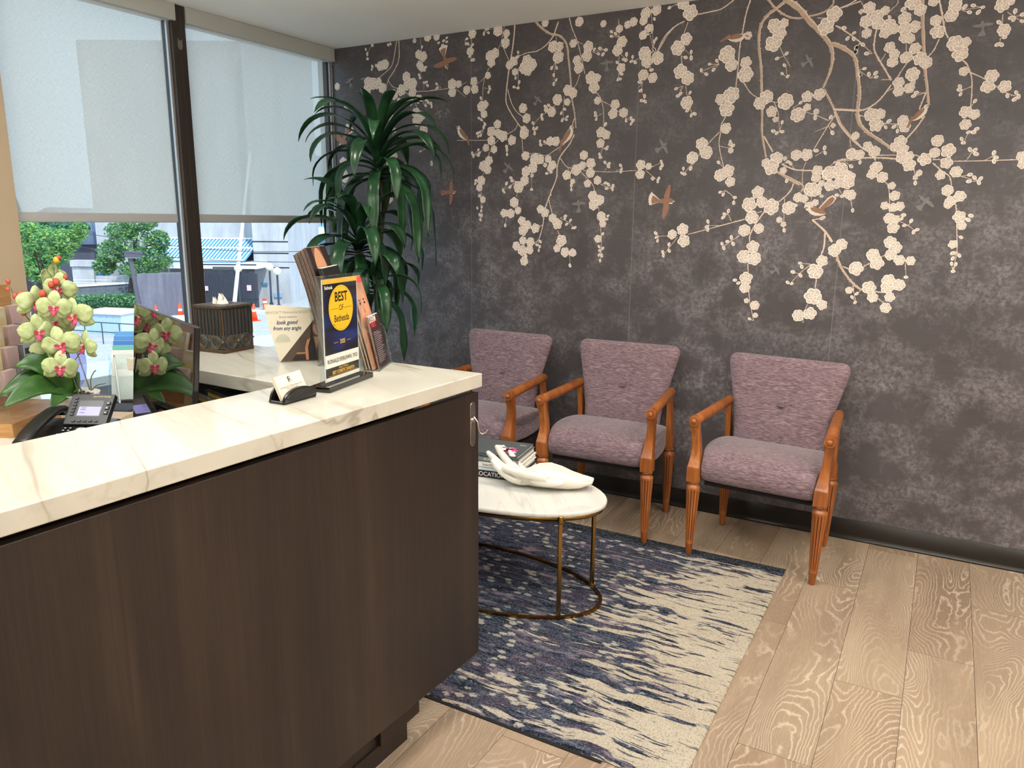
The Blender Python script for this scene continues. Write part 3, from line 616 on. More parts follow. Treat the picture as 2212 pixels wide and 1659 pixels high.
        for a, b in zip(v[::2], v[1::2]):
            c = P(z, a, b); best = None; bd = 9
            for pts in segs:
                for p in pts:
                    d = math.hypot(p[0] - c[0], p[1] - c[1])
                    if d < bd: bd = d; best = p
            ang = math.atan2(best[1] - c[1], best[0] - c[0]) if best else 0
            bud(c[0], c[1], .0075 + rr.random() * .0025, ang)
            if best and bd < .05: ribbon([best, ((best[0] + c[0]) / 2, (best[1] + c[1]) / 2 - .001), c], .0025, .002, False)
    for b in BIRDS: bird(*b)
    for z, x, y, sz in GHOSTS: bird(z, 'fly', x, y, sz, rr.choice((60, 100, 120, 40)), 1, True)
    for x in (-2.446, -1.451, -.445, .555, 1.555):
        W.add([(x - .0011, WALLY - .0004, .1), (x + .0011, WALLY - .0004, .1), (x + .0011, WALLY - .0004, CEIL), (x - .0011, WALLY - .0004, CEIL)], [(0, 1, 2, 3)], MU[7])
    return structure(W.build('wall_back'))
build_mural()
# ================================================================== RECEPTION COUNTER
def marble(name, base, vein, vein2, scale, rot, amt=.55, rough=.09):
    m = mat(name, base, rough, spec=.4); k = NT(m)
    o = k.coord('Object', rot=rot)
    w = k.noise(o, 2.2, 3, .5); s = k.mapping(o, (scale * .35, scale * 2.4, scale * 2.4))
    n1 = k.noise(s, 1.0, 4, .5, .6); n2 = k.noise(k.mapping(s, (1, 1, 1), loc=(9, 3, 1)), 1.7, 4, .55, .5)
    def vn(n, wdt): return k.math('SUBTRACT', 1.0, k.math('MULTIPLY', k.math('ABSOLUTE', k.math('SUBTRACT', n, .5)), wdt), clamp=True)
    fade = k.ramp(k.noise(k.mapping(o, (1, 1, 1), loc=(4, 4, 4)), 3.0, 2, .5), [(.36, 0.0), (.62, 1.0)])
    v1 = k.math('MULTIPLY', vn(n1, 55), fade); v2 = k.math('MULTIPLY', vn(n2, 26), fade)
    soft = k.ramp(n1, [(.35, 0.0), (.5, 1.0), (.65, 0.0)])
    c = k.mix(k.math('MULTIPLY', soft, .22), base, vein2)
    c = k.mix(k.math('MULTIPLY', v2, amt * .45), c, vein2); c = k.mix(k.math('MULTIPLY', v1, amt), c, vein)
    k.link(c, 'Base Color'); return m
m_quartz = marble('veined_quartz', '#BFBAAC', '#786D5D', '#9B917F', 1.9, (0, 0, .42))
m_carrara = marble('carrara_marble', '#D3D1C9', '#9A9892', '#B4B3AE', 3.2, (0, 0, .9), .5, .12)
def dark_wood():
    m = mat('dark_wood_laminate', '#33261F', .42); k = NT(m); o = k.coord('Object')
    a = k.noise(k.mapping(o, (9, 9, .5)), 1.0, 4, .6, .3); b = k.noise(k.mapping(o, (90, 90, 2.2)), 1.0, 3, .6); c3 = k.noise(k.mapping(o, (260, 260, 4)), 1.0, 2, .5)
    c = k.ramp(a, [(.3, '#1B1411'), (.5, '#261D18'), (.7, '#332821')])
    c = k.mix(k.math('MULTIPLY', k.ramp(b, [(.42, 1.0), (.6, 0.0)]), .35), c, '#1B1310')
    c = k.mix(k.math('MULTIPLY', k.ramp(c3, [(.5, 0.0), (.75, 1.0)]), .25), c, '#43352B')
    k.link(c, 'Base Color'); k.bump(b, .08, .001); return m
m_dark = dark_wood()
m_void = mat('black_cabinet_interior', '#0B0A0A', .6)
X0, X1 = -1.135, -1.247            # outer edge of the slab at y = 1.83 and y = -1.0 (it runs slightly askew)
def fx(y): return X0 + (1.83 - y) * (-1.187 + 1.135) / (1.83 - .553)
def bx(y): return -1.463 + (1.395 - y) * (-1.529 + 1.463) / (1.395 - .728) * .75 - .01
ct = MB(); Y0 = -1.0
poly = [(fx(Y0), Y0), (X0, 1.831), (-2.217, 1.836), (-2.217, 1.452), (-1.50, 1.424), (bx(Y0), Y0)]
ct.prism(poly, 1.03, 1.07, m_quartz)
o = bmfix(ct.build('countertop')); bevel(o, .0025, 3)
tag(o, 'cream veined quartz countertop wrapping the dark reception desk', 'countertop')
d = empty('reception_desk', (-1.3, 1.0, 0), 0, 'dark brown wood reception desk with a floating front panel', 'desk')
def L(x, y, z): return (x + 1.3, y - 1.0, z)
a = math.atan2(fx(-1.0) - fx(1.83), 2.83)
p = MB(); pl = [(fx(1.826) - .010, 1.826), (fx(1.826) - .032, 1.826), (fx(Y0) - .032, Y0), (fx(Y0) - .010, Y0)]
p.prism([(x + 1.3, y - 1) for x, y in pl][::-1], .18, 1.014, m_dark); bevel(bmfix(p.build('front_panel', None, d)), .0012)
c = MB(); c.box(L(-1.232, 1.629, .058), L(-1.50, 1.45, 1.03)); c.box(L(-1.245, 1.45, .058), L(-1.50, Y0, 1.03))
c.build('carcass', m_dark, d)
kk = MB(); kk.prism([(-1.236 + 1.3, 1.573 - 1), (-1.50 + 1.3, 1.573 - 1), (-1.56 + 1.3, Y0 - 1), (-1.30 + 1.3, Y0 - 1)][::-1], 0, .058, m_dark); bmfix(kk.build('toe_kick', None, d))
r = MB(); r.box(L(-1.50, 1.629, .058), L(-2.2, 1.61, 1.03)); r.box(L(-2.18, 1.61, .058), L(-2.2, 1.46, 1.03)); r.box(L(-1.50, 1.61, .12), L(-2.18, 1.46, .14)); r.box(L(-1.50, 1.573, 0), L(-2.2, 1.47, .058))
r.build('return_cabinet', m_void, d)
# inner worktop, at desk height, carrying the phone and orchid
wt = MB(); wt.box((-1.505, -1.0, .712), (-3.40, 1.445, .75)); wt.box((-2.225, 1.445, .712), (-3.40, 1.83, .75))
wt.box((-1.52, 1.445, .712), (-2.16, 1.60, .75))
wq = empty('worktop', (0, 0, 0)); wo = bmfix(wt.build('top', marble('white_quartz', '#E9E4D6', '#B5AA98', '#CBC2B2', 1.6, (0, 0, .3), .3), wq))
for (x, y) in ((-3.3, -.9), (-3.3, 1.7), (-2.35, 1.6), (-2.35, -.9)):
    lg = MB(); lg.box((x - .025, y - .025, 0), (x + .025, y + .025, .712)); lg.build('leg', m_void, wq)
tag(wq, 'white inner worktop under the orchid and phone by window', 'worktop')
# chrome hook plate at the end of the front panel
h = empty('coat_hook', (fx(1.79) - .0098, 1.795, .925), 0, 'small chrome hook plate on the desk panel edge below countertop', 'hook')
hp = MB(); pr = [(.014 * math.cos(t), .052 + .014 * math.sin(t)) for t in [PI * i / 10 for i in range(11)]] + [(.014 * math.cos(t), -.052 + .014 * math.sin(t)) for t in [PI + PI * i / 10 for i in range(11)]]
hp.prism(pr, 0, .0025, M=Matrix(((0, 0, 1, 0), (1, 0, 0, 0), (0, 1, 0, 0), (0, 0, 0, 1)))); bevel(bmfix(hp.build('plate', m_chrome, h)), .0008)
hk = MB(); hk.tube(smooth_path([(.002, .006, .02), (.012, .008, .006), (.016, .01, -.018), (.022, .014, -.03), (.032, .02, -.026), (.038, .024, -.016)], 4), .0022, seg=8); hk.build('hook', m_chrome, h)
lk = MB(); lk.cyl((0, 0, .012), (.007, 0, .012), .006); lk.box((.002, -.009, .010), (.006, .009, .014)); lk.build('lock', m_chrome, h)

# ================================================================== RUG
def rug_mat():
    m = mat('patterned_rug_pile', '#8C8477', .97, spec=.05); k = NT(m); o = k.coord('Object')
    x, y, z = k.sep(o)[:3]
    w = k.noise(k.mapping(o, (3, 3, 1)), 1.0, 2, .5, out=0)
    yw = k.math('ADD', y, k.math('MULTIPLY', w, .10)); q = k.comb(x, yw, 0.0)
    # object x runs 0 (left) .. 2.42 (right edge); t grows towards the pale right side
    t = k.math('DIVIDE', x, 2.42)
    n1 = k.noise(k.mapping(q, (3.2, 26, 1)), 1.0, 3, .6, .2); n2 = k.noise(k.mapping(q, (8, 62, 1), loc=(3, 3, 0)), 1.0, 3, .6); n3 = k.noise(k.mapping(q, (2.2, 3.2, 1), loc=(7, 1, 0)), 1.0, 3, .55)
    tt = k.math('ADD', t, k.math('MULTIPLY', k.math('SUBTRACT', n1, .5), .95)); tt = k.math('ADD', tt, k.math('MULTIPLY', k.math('SUBTRACT', n3, .5), .45)); tt = k.math('ADD', tt, k.math('MULTIPLY', k.math('SUBTRACT', n2, .5), .55))
    pale = k.ramp(tt, [(.85, 0.0), (.875, 1.0)])
    dark = k.ramp(n2, [(.36, '#12151F'), (.45, '#242C3E'), (.51, '#525C6E'), (.56, '#221D33'), (.66, '#7C8494')])
    vio = k.ramp(k.noise(k.mapping(q, (3, 9, 1), loc=(2, 8, 0)), 1.3, 3, .6), [(.50, 0.0), (.62, 1.0)])
    dark = k.mix(k.math('MULTIPLY', vio, k.ramp(tt, [(.30, 0.3), (.7, .85)])), dark, '#4F4354')
    lil = k.ramp(k.noise(k.mapping(q, (5, 16, 1), loc=(6, 2, 0)), 1.2, 3, .6), [(.56, 0.0), (.64, 1.0)])
    dark = k.mix(k.math('MULTIPLY', lil, .65), dark, '#A5929F')
    blu = k.ramp(t, [(.10, 1.0), (.55, 0.0)]); dark = k.mix(k.math('MULTIPLY', blu, .5), dark, '#303C78')
    # the pale dots
    vd = k.n.new('ShaderNodeTexVoronoi'); vd.inputs['Scale'].default_value = 1.0; vd.inputs['Randomness'].default_value = 1.0
    k.t.links.new(k.mapping(o, (18, 32, 1)), vd.inputs['Vector'])
    dots = k.ramp(k.math('ADD', vd.outputs['Distance'], k.math('MULTIPLY', k.math('SUBTRACT', k.noise(o, 120, 2, .5), .5), .35)), [(.25, 1.0), (.36, 0.0)]); gate = k.ramp(k.noise(k.mapping(o, (3, 4, 1), loc=(1, 9, 0)), 1.0, 2, .5), [(.42, 0.0), (.50, 1.0)])
    dark = k.mix(k.math('MULTIPLY', k.math('MULTIPLY', dots, gate), .85), dark, '#D2CCBB')
    palec = k.ramp(n3, [(.3, '#C8BAA2'), (.7, '#D8CCB6')])
    c = k.mix(pale, dark, palec)
    dash = k.math('MULTIPLY', k.ramp(k.noise(k.mapping(q, (5.5, 62, 1), loc=(11, 4, 0)), 1.0, 2, .5), [(.625, 0.0), (.65, 1.0)]), k.ramp(k.noise(k.mapping(q, (2, 3, 1), loc=(5, 5, 0)), 1.0, 2, .5), [(.42, 0.0), (.52, 1.0)]))
    c = k.mix(k.math('MULTIPLY', dash, .85), c, k.ramp(n1, [(.4, '#3B3347'), (.6, '#3E4852')]))
    edge = k.ramp(k.math('ADD', y, k.math('MULTIPLY', k.math('SUBTRACT', n1, .5), .10)), [(.952, 0.0), (.968, 1.0)])  # dark band by the chairs
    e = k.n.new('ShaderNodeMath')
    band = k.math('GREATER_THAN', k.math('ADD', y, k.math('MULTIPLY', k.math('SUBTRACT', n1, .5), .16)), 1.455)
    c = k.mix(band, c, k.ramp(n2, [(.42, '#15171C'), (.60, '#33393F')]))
    pile = k.noise(o, 420, 2, .6); pile2 = k.voro(o, 260)
    tuft = k.noise(o, 150, 2, .6); c = k.mix(k.math('MULTIPLY', k.ramp(tuft, [(.50, 0.0), (.64, 1.0)]), .28), c, '#9AA3AE'); c = k.mix(k.math('MULTIPLY', k.ramp(tuft, [(.36, 1.0), (.50, 0.0)]), .38), c, '#23232C')
    c = k.mix(k.math('MULTIPLY', k.ramp(pile, [(.35, 1.0), (.6, 0.0)]), .30), c, '#3E3A38')
    k.link(c, 'Base Color'); k.bump(k.math('ADD', pile, pile2), .8, .006)
    return m
rg = MB(); RX0, RY0, RW, RH = -2.90, 1.775, 2.424, 1.535
def rugf(u, v):
    e = min(u, 1 - u, v, 1 - v); h = .0055 * min(1, (min(u * RW, (1 - u) * RW, v * RH, (1 - v) * RH) / .008)) ** .5 if e > 0 else 0
    j = .0022 * math.sin(u * 311) * (1 if e < .004 else 0) + .002 * math.sin(v * 277) * (1 if e < .004 else 0)
    return (u * RW + j, v * RH + j, .003 + h + (0.0008 * math.sin(u * 170) * math.sin(v * 130) if e > .01 else 0))
us = [0, .0012, .0035] + [i / 120 for i in range(1, 120)] + [.9965, .9988, 1]; vsl = [0, .002, .0055] + [i / 80 for i in range(1, 80)] + [.9945, .998, 1]
vv = [rugf(u, v) for u in us for v in vsl]; n = len(vsl)
rg.add(vv, [(i * n + j, (i + 1) * n + j, (i + 1) * n + j + 1, i * n + j + 1) for i in range(len(us) - 1) for j in range(n - 1)], None, True)
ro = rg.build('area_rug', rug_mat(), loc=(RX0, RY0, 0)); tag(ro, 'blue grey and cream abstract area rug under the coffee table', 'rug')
rp = MB(); rp.box((RX0 + .02, RY0 - .012, 0), (-.70, RY0 + .4, .003)); tag(rp.build('rug_pad', mat('black_rug_pad', '#14110E', .9)), 'thin black pad showing along the front edge of rug', 'rug pad')

# ================================================================== ARMCHAIRS
def cherry():
    m = mat('cherry_wood', '#A65F2C', .40, coat=.1); k = NT(m); o = k.coord('Object')
    a = k.noise(k.mapping(o, (22, 22, 3)), 1.0, 4, .6, .6); b = k.noise(k.mapping(o, (120, 120, 6)), 1.0, 2, .5)
    c = k.ramp(a, [(.25, '#743F1A'), (.5, '#935425'), (.75, '#AC6C34')]); c = k.mix(k.math('MULTIPLY', k.ramp(b, [(.45, 1.0), (.6, 0.0)]), .2), c, '#5C3012')
    k.link(c, 'Base Color'); return m
def fabric():
    m = mat('mauve_chenille', '#7D6A6E', .92, spec=.15, sheen=.25); k = NT(m); o = k.coord('Object')
    a = k.noise(k.mapping(o, (34, 34, 430)), 1.0, 3, .65); a2 = k.noise(k.mapping(o, (55, 430, 90)), 1.0, 3, .65); b = k.noise(k.mapping(o, (10, 10, 40)), 1.0, 2, .5)
    g = k.n.new('ShaderNodeNewGeometry'); nz = k.sep(g.outputs['Normal'])[2]
    st = k.math('ADD', k.math('MULTIPLY', a, k.math('SUBTRACT', 1.0, k.math('ABSOLUTE', nz))), k.math('MULTIPLY', a2, k.math('ABSOLUTE', nz)))
    c = k.ramp(st, [(.36, '#43343B'), (.5, '#6D5A61'), (.66, '#988482')]); c = k.mix(k.math('MULTIPLY', k.ramp(b, [(.35, 0.0), (.7, 1.0)]), .25), c, '#8B767C')
    k.link(c, 'Base Color'); k.bump(st, .35, .003); return m
m_cherry = cherry(); m_fab = fabric(); m_under = mat('black_dust_cloth', '#151214', .9)
m_groove = mat('cherry_groove_shade', '#4A230E', .5)  # shade inside the leg flutes, painted as a darker wood
m_foot = mat('worn_leg_tip', '#8A5428', .45)
def leg_mb(x, y, zt, ox, oy, zb=0.0):
    b = MB(); seg = 96
    prof = [(.001, 0), (.0125, .0), (.0135, .002), (.0175, .056), (.0182, .058), (.0172, .060), (.0178, .066), (.030, zt - .038), (.031, zt - .030), (.0295, zt - .022), (.021, zt - .016), (.0195, zt - .010), (.026, zt - .006), (.026, zt), (.001, zt)]
    rings = []; z0, z1 = .07, zt - .045
    fine = []
    for (r0, a0), (r1, a1) in zip(prof, prof[1:]):
        fine.append((r0, a0))
        if a1 - a0 > .05 and a0 >= .066:
            for t in (.03, .06, .94, .97): fine.append((lerp(r0, r1, t), lerp(a0, a1, t)))
            fine.sort(key=lambda q: 0)
    fine.append(prof[-1])
    for r, z in fine:
        fl = 1.0 if .071 < z < zt - .045 else 0.0; t = z / zt; ring = []
        for k in range(seg):
            a = 2 * PI * k / seg; g = 1 - fl * .17 * max(0, math.cos(12 * a)) ** 2
            ring.append((x + ox * (1 - t) + r * g * math.cos(a), y + oy * (1 - t) + r * g * math.sin(a), z + (zb if z < .05 else 0)))
        rings.append(ring)
    b.slot(m_cherry); gk = b.slot(m_groove); b.loft(rings, m_cherry, caps=True)
    for i in range(len(rings) - 1):
        if .066 < fine[i][1] and fine[i + 1][1] < zt - .03:
            for j in range(seg):
                if j % 8 in (7, 0): b.mi[i * seg + j] = gk
    return b
def dense(path, n=4):
    """Catmull-Rom on (x, y, z, hx, hy) rows"""
    P = [path[0]] + list(path) + [path[-1]]; out = []
    for i in range(1, len(P) - 2):
        for k in range(n):
            t = k / n; out.append(tuple(.5 * (2 * P[i][c] + (P[i + 1][c] - P[i - 1][c]) * t + (2 * P[i - 1][c] - 5 * P[i][c] + 4 * P[i + 1][c] - P[i + 2][c]) * t * t + (3 * P[i][c] - P[i - 1][c] - 3 * P[i + 1][c] + P[i + 2][c]) * t ** 3) for c in range(5)))
    out.append(path[-1]); return out
def rectloft(b, path, m=None):
    """path: (x, y, z, halfx, halfy)"""
    b.loft([[(x - hx, y - hy, z), (x + hx, y - hy, z), (x + hx, y + hy, z), (x - hx, y + hy, z)] for x, y, z, hx, hy in path], m, smooth=False)
def make_armchair():
    R = empty('armchair', (0, 0, 0))
    # seat cushion
    prof = [(.02, .352), (-.004, .366), (-.014, .395), (-.014, .43), (-.004, .462), (.018, .482), (.06, .494), (.14, .502), (.24, .500), (.34, .490), (.40, .478), (.425, .462), (.43, .42), (.425, .37), (.40, .352), (.2, .350)]
    def hw(y): return interp([(-.02, .2415), (.03, .243), (.07, .262), (.2, .272), (.34, .262), (.43, .232)], y)
    rings = []
    for i in range(25):
        t = math.sin((i / 24 - .5) * PI); s = max(0.0, 1 - abs(t) ** 14) ** (1 / 2.6)
        ring = []
        for y, z in prof:
            zc = .42; yc = lerp(y, .2, .04 * (1 - s))
            crown = .004 * (1 - t * t) if z > .48 else 0
            ring.append((t * hw(y) * (1 if abs(t) < 1 else 1), lerp(.2, y, .55 + .45 * s) if False else yc, zc + (z - zc) * (.72 + .28 * s) + crown))
        rings.append(ring)
    b = MB(); b.loft(rings, m_fab); subsurf(bmfix(b.build('seat', None, R)), 1)
    u = MB(); u.box((-.230, .03, .334), (.230, .42, .356)); u.build('seat_frame', m_under, R)
    # back cushion
    def bhw(s):
        w = interp([(0, .203), (.2, .209), (.4, .223), (.6, .243), (.8, .263), (.92, .274), (1, .281)], s)
        if s > .89: w -= .050 * (1 - math.sqrt(max(0, 1 - ((s - .89) / .11) ** 2)))
        if s < .05: w -= .015 * (1 - math.sqrt(max(0, 1 - ((.05 - s) / .05) ** 2)))
        return w
    def sheet(front):
        def f(a, c):
            t = 2 * a - 1; s = c; ed = (max(0, 1 - abs(t) ** 10)) ** .5 * (max(0, 1 - abs(2 * s - 1) ** 16)) ** .5
            th = .030 * ed + (.012 * (1 - t * t) * (1 - (2 * s - 1) ** 2) if front else .004 * (1 - t * t))
            dim = .009 * math.exp(-((t * .25) ** 2 + ((s - .5) * .43) ** 2) / .0016) if front else 0
            yc = .375 + .085 * s + .012 * (t * t) * 0 + .030 * (1 - t * t) * -0
            z = .452 + .428 * s + .004 * math.sin(s * PI) - .006 * (t * t) * 0
            return (t * bhw(s), yc + (-th + dim if front else th), z)
        return f
    import functools
    def grid_sin(f, n, m_): return lambda a, c: f(.5 - .5 * math.cos(a * PI) if False else a, c)
    bk = MB(); N = 40
    av = [.5 + .5 * math.sin((i / N - .5) * PI) for i in range(N + 1)]; cv = [.5 + .5 * math.sin((i / N - .5) * PI) for i in range(N + 1)]
    for front in (True, False):
        f = sheet(front); vs = [f(a_, c_) for a_ in av for c_ in cv]; M_ = N + 1
        fs = [(i * M_ + j, (i + 1) * M_ + j, (i + 1) * M_ + j + 1, i * M_ + j + 1) for i in range(N) for j in range(N)]
        if not front: fs = [tuple(reversed(q)) for q in fs]
        bk.add(vs, fs, m_fab, True)
    bmfix(bk.build('backrest', None, R), 1e-4)
    bt = MB(); bt.sphere((0, .374, .672), (.0175, .011, .0175), None, 20, 10); bt.build('button', m_fab, R)
    for sx in (-1, 1):
        X = .270 * sx; A0 = Vector((.282 * sx, -.026, .634)); A1 = Vector((.248 * sx, .415, .652))
        ft = MB(); rectloft(ft, [(X, 0, .353, .026, .026), (X, 0, .356, .0275, .0275), (X, 0, .418, .0275, .0275)] + dense([(X, 0, .424, .0265, .0265), (X, .006, .440, .0245, .024), (X + .001 * sx, .016, .470, .021, .022), (X + .003 * sx, .022, .505, .018, .0215), (X + .006 * sx, .020, .540, .017, .0205), (X + .009 * sx, .012, .575, .0175, .0185), (X + .0115 * sx, .002, .606, .0195, .0175), (X + .012 * sx, -.003, .626, .0215, .017), (X + .012 * sx, -.004, .640, .0205, .016)]))
        bevel(bmfix(ft.build('arm_post', m_cherry, R)), .0035, 3, 40)
        rp_ = MB(); rectloft(rp_, [(.243 * sx, .440, .345, .022, .024), (.243 * sx, .440, .405, .022, .024)] + dense([(.243 * sx, .438, .425, .016, .026), (.244 * sx, .434, .47, .014, .028), (.245 * sx, .425, .53, .0135, .024), (.246 * sx, .412, .58, .0135, .016), (.247 * sx, .402, .62, .0135, .014), (.248 * sx, .398, .645, .0135, .014)]))
        bevel(bmfix(rp_.build('rear_post', m_cherry, R)), .0035, 3, 40)
        ar = MB(); dv = (A1 - A0).normalized()
        pts = [A0, A0 + dv * .004, A0 + dv * .024, A0 + dv * .027, A0 + dv * .030, A1 - dv * .022, A1 - dv * .018, A1 - dv * .014, A1 - dv * .003, A1]
        ar.tube(pts, [.0225, .0245, .0245, .022, .0232, .0225, .0205, .0228, .0222, .017], None, 24)
        q = A0 - dv * .001; ar.sphere(tuple(q), (.0125, .009, .0125), None, 16, 8); ar.build('armrest', m_cherry, R)
        leg_mb(X, 0, .353, 0.0 * sx, 0).build('leg', None, R)
        leg_mb(.243 * sx, .440, .346, 0, .004, -.004).build('leg', None, R)
    return R
ch = make_armchair()
tag(ch, 'mauve upholstered armchair with cherry wood arms, rightmost one of three', 'chair', 'mauve armchairs along the flowered wall')
places = [(-.6265, 3.238, -.030, None), (-1.388, 3.255, .028, 'mauve upholstered armchair with cherry wood arms, middle one of three'),
          (-2.127, 3.252, -.025, 'mauve upholstered armchair partly behind the reception countertop, nearest the tall plant')]
for i, (x, y, a, lab) in enumerate(places):
    c = ch if i == 0 else copy_tree(ch)
    c.location = (x, y, .0075 if i else .0040); c.rotation_euler = (0, 0 if i else .0139, a)
    if lab: c['label'] = lab

# ================================================================== COFFEE TABLE
m_brass = mat('antique_brass', '#8F6F3A', .25, metal=1.0)
TC = Vector((-1.62, 2.565, .0092)); TA, TB = .578, .287
tb = empty('coffee_table', TC, 0, 'oval marble coffee table with slim brass frame on the rug', 'table')
def ell(a, b, z, n=96): return [(a * math.cos(2 * PI * i / n), b * math.sin(2 * PI * i / n), z) for i in range(n)]
t = MB(); zt = .434
t.loft([ell(TA - .003, TB - .003, zt - .018), ell(TA, TB, zt - .015), ell(TA, TB, zt - .003), ell(TA - .003, TB - .003, zt)]); t.build('tabletop', m_carrara, tb)
ap = MB(); ap.loft([ell(TA - .012, TB - .012, zt - .036), ell(TA - .012, TB - .012, zt - .018), ell(TA - .020, TB - .020, zt - .018), ell(TA - .020, TB - .020, zt - .036)], caps=False, loop=True); ap.build('apron', m_brass, tb)
br = MB(); br.loft([ell(TA - .006, TB - .006, 0), ell(TA - .006, TB - .006, .010), ell(TA - .020, TB - .020, .010), ell(TA - .020, TB - .020, 0)], caps=False, loop=True, smooth=False); br.build('base_ring', m_brass, tb)
for sx in (-1, 1):
    for sy in (-1, 1):
        cx_, cy_ = .470 * sx, .1585 * sy; an = math.atan2(cy_ * TA * TA, cx_ * TB * TB); M_ = Matrix.Translation((cx_, cy_, 0)) @ Matrix.Rotation(an, 4, 'Z')
        lb = MB(); lb.box((-.007, -.0075, .0), (.007, .0075, zt - .036), bev=.0015, M=M_); lb.cyl((0, 0, 0), (0, 0, .02), .011) if False else None
        lb.box((.001, -.010, zt - .044), (.0125, .010, zt - .012), bev=.006, M=M_); lb.build('leg', m_brass, tb)
TZ = TC.z + zt
# porcelain hand bowl
def hand_bowl():
    m = mat('white_porcelain', '#DEDACD', .08, coat=.6)
    sec = [(.222, .034, .046, .034), (.205, .043, .047, .026), (.17, .055, .050, .008), (.12, .072, .058, .0), (.07, .088, .072, .0), (.02, .094, .082, .0), (-.03, .084, .078, .0), (-.07, .064, .062, .004), (-.105, .052, .052, .012), (-.135, .047, .060, .028)]
    rings = []
    for x, hw, rim, bot in sec:
        ring = []; N = 14; th = .013
        for i in range(N + 1):
            a = PI * i / N; ring.append((x, -hw * math.cos(a), rim - (rim - bot) * math.sin(a) ** .8))
        for i in range(N + 1):
            a = PI * (N - i) / N; ring.append((x, -(hw - th) * math.cos(a), rim + .001 - max(.006, (rim - bot - th)) * math.sin(a) ** .9))
        rings.append(ring)
    b = MB(); b.loft(rings)
    F = [  # fingers: path + radii (root inside the palm)
        ([(-.085, -.043, .030), (-.125, -.046, .040), (-.165, -.048, .062), (-.195, -.049, .090), (-.214, -.050, .112)], [.020, .0195, .0175, .0150, .0105]),
        ([(-.085, -.016, .032), (-.13, -.018, .048), (-.178, -.021, .082), (-.215, -.023, .118), (-.240, -.024, .142)], [.021, .0200, .0178, .0152, .0105]),
        ([(-.085, .014, .034), (-.125, .014, .058), (-.165, .016, .098), (-.195, .018, .135), (-.212, .019, .158)], [.021, .0200, .0178, .0152, .0105]),
        ([(-.075, .040, .034), (-.105, .044, .056), (-.132, .049, .086), (-.150, .053, .112), (-.160, .055, .128)], [.019, .0180, .0160, .0138, .0098]),
        ([(.035, -.088, .066), (-.015, -.088, .074), (-.065, -.084, .078), (-.105, -.074, .082), (-.140, -.064, .086), (-.158, -.060, .087)], [.015, .0195, .0195, .0180, .0175, .0125])]
    for pts, rs in F:
        sp = smooth_path(pts, 4); n = len(sp); rr = [interp([(i / (len(rs) - 1), r) for i, r in enumerate(rs)], j / (n - 1)) for j in range(n)]
        b.tube(sp, rr, None, 14); b.sphere(tuple(sp[-1]), rs[-1] * .99, None, 12, 8)
        if len(pts) == 6: b.sphere(tuple(Vector(pts[-2]) + Vector((-.004, -.006, .010))), (.010, .007, .004), None, 12, 8)
    b.sphere((-.08, 0, .022), (.055, .052, .020), None, 20, 12); b.sphere((.03, -.078, .048), (.075, .022, .022), None, 20, 12)
    b.sphere((-.118, 0, .036), (.03, .046, .018), None, 20, 12)
    o = b.build('hand_sculpture', m)
    md = o.modifiers.new('skin', 'REMESH'); md.mode = 'VOXEL'; md.voxel_size = .0032; md.use_smooth_shade = True
    sm = o.modifiers.new('soft', 'SMOOTH'); sm.factor = .6; sm.iterations = 5
    p = on_z(1172, 1050, TZ); o.location = (p.x, p.y, TZ + .0005); o.rotation_euler = (0, 0, math.radians(17)); o.scale = (.93, .93, .93)
    return tag(o, 'white porcelain open hand bowl lying on the coffee table', 'sculpture')
hand_bowl()
# books
def book(x0, x1, y0, y1, z, th, cover, title, tcol, label, rot, tsize=.018, cov=None):
    cx_, cy_ = (x0 + x1) / 2, (y0 + y1) / 2; R = empty('book', (cx_, cy_, z), rot, label, 'book', 'books stacked on the coffee table'); w, d_ = (x1 - x0) / 2, (y1 - y0) / 2
    mc = mat('cover_' + label.split()[0], cover, .4); b = MB(); M_ = Matrix.Translation((0, -d_ - .0004, th / 2)) @ Matrix.Rotation(PI / 2, 4, 'X')
    b.box((-w, -d_, 0), (w, d_, .0022), mc); b.box((-w, -d_, th - .0022), (w, d_, th), mc); b.box((-w, -d_, 0), (w, -d_ + .003, th), mc)
    if title: b.text(title, tsize, mat('ink_' + tcol, tcol, .5), M_, bold=.01)
    if cov: cov(b, w, d_, th)
    b.build('cover', None, R); g = MB(); g.box((-w + .003, -d_ + .003, .0022), (w - .004, d_ - .004, th - .0022)); g.build('pages', m_paper, R); return R
bp = on_z(1108, 1050, TZ); bxr, byf = bp.x, bp.y
def cover_art(b, w, d_, th):
    for (x, y, r, c) in ((w - .060, -.02, .028, '#D2457E'), (w - .095, -.015, .020, '#E7E4E0'), (w - .045, -.045, .016, '#E7E4E0'), (w - .080, -.045, .018, '#B53468'), (w - .065, .0, .013, '#F2D8E2'), (w - .12, .02, .018, '#E7E4E0')):
        ps = [(x + r * (1 + .25 * math.cos(5 * t)) * math.cos(t), y + r * (1 + .25 * math.cos(5 * t)) * math.sin(t), th + .0004) for t in [2 * PI * i / 30 for i in range(30)]]
        b.add(ps, [tuple(range(30))], mat('art_' + c, c, .5))
    b.add([(w - .05, .06, th + .0004), (w - .02, .06, th + .0004), (w - .02, .066, th + .0004), (w - .05, .066, th + .0004)], [(0, 1, 2, 3)], mat('ink_#D8D4CC', '#D8D4CC', .5))
z = TZ + .0003
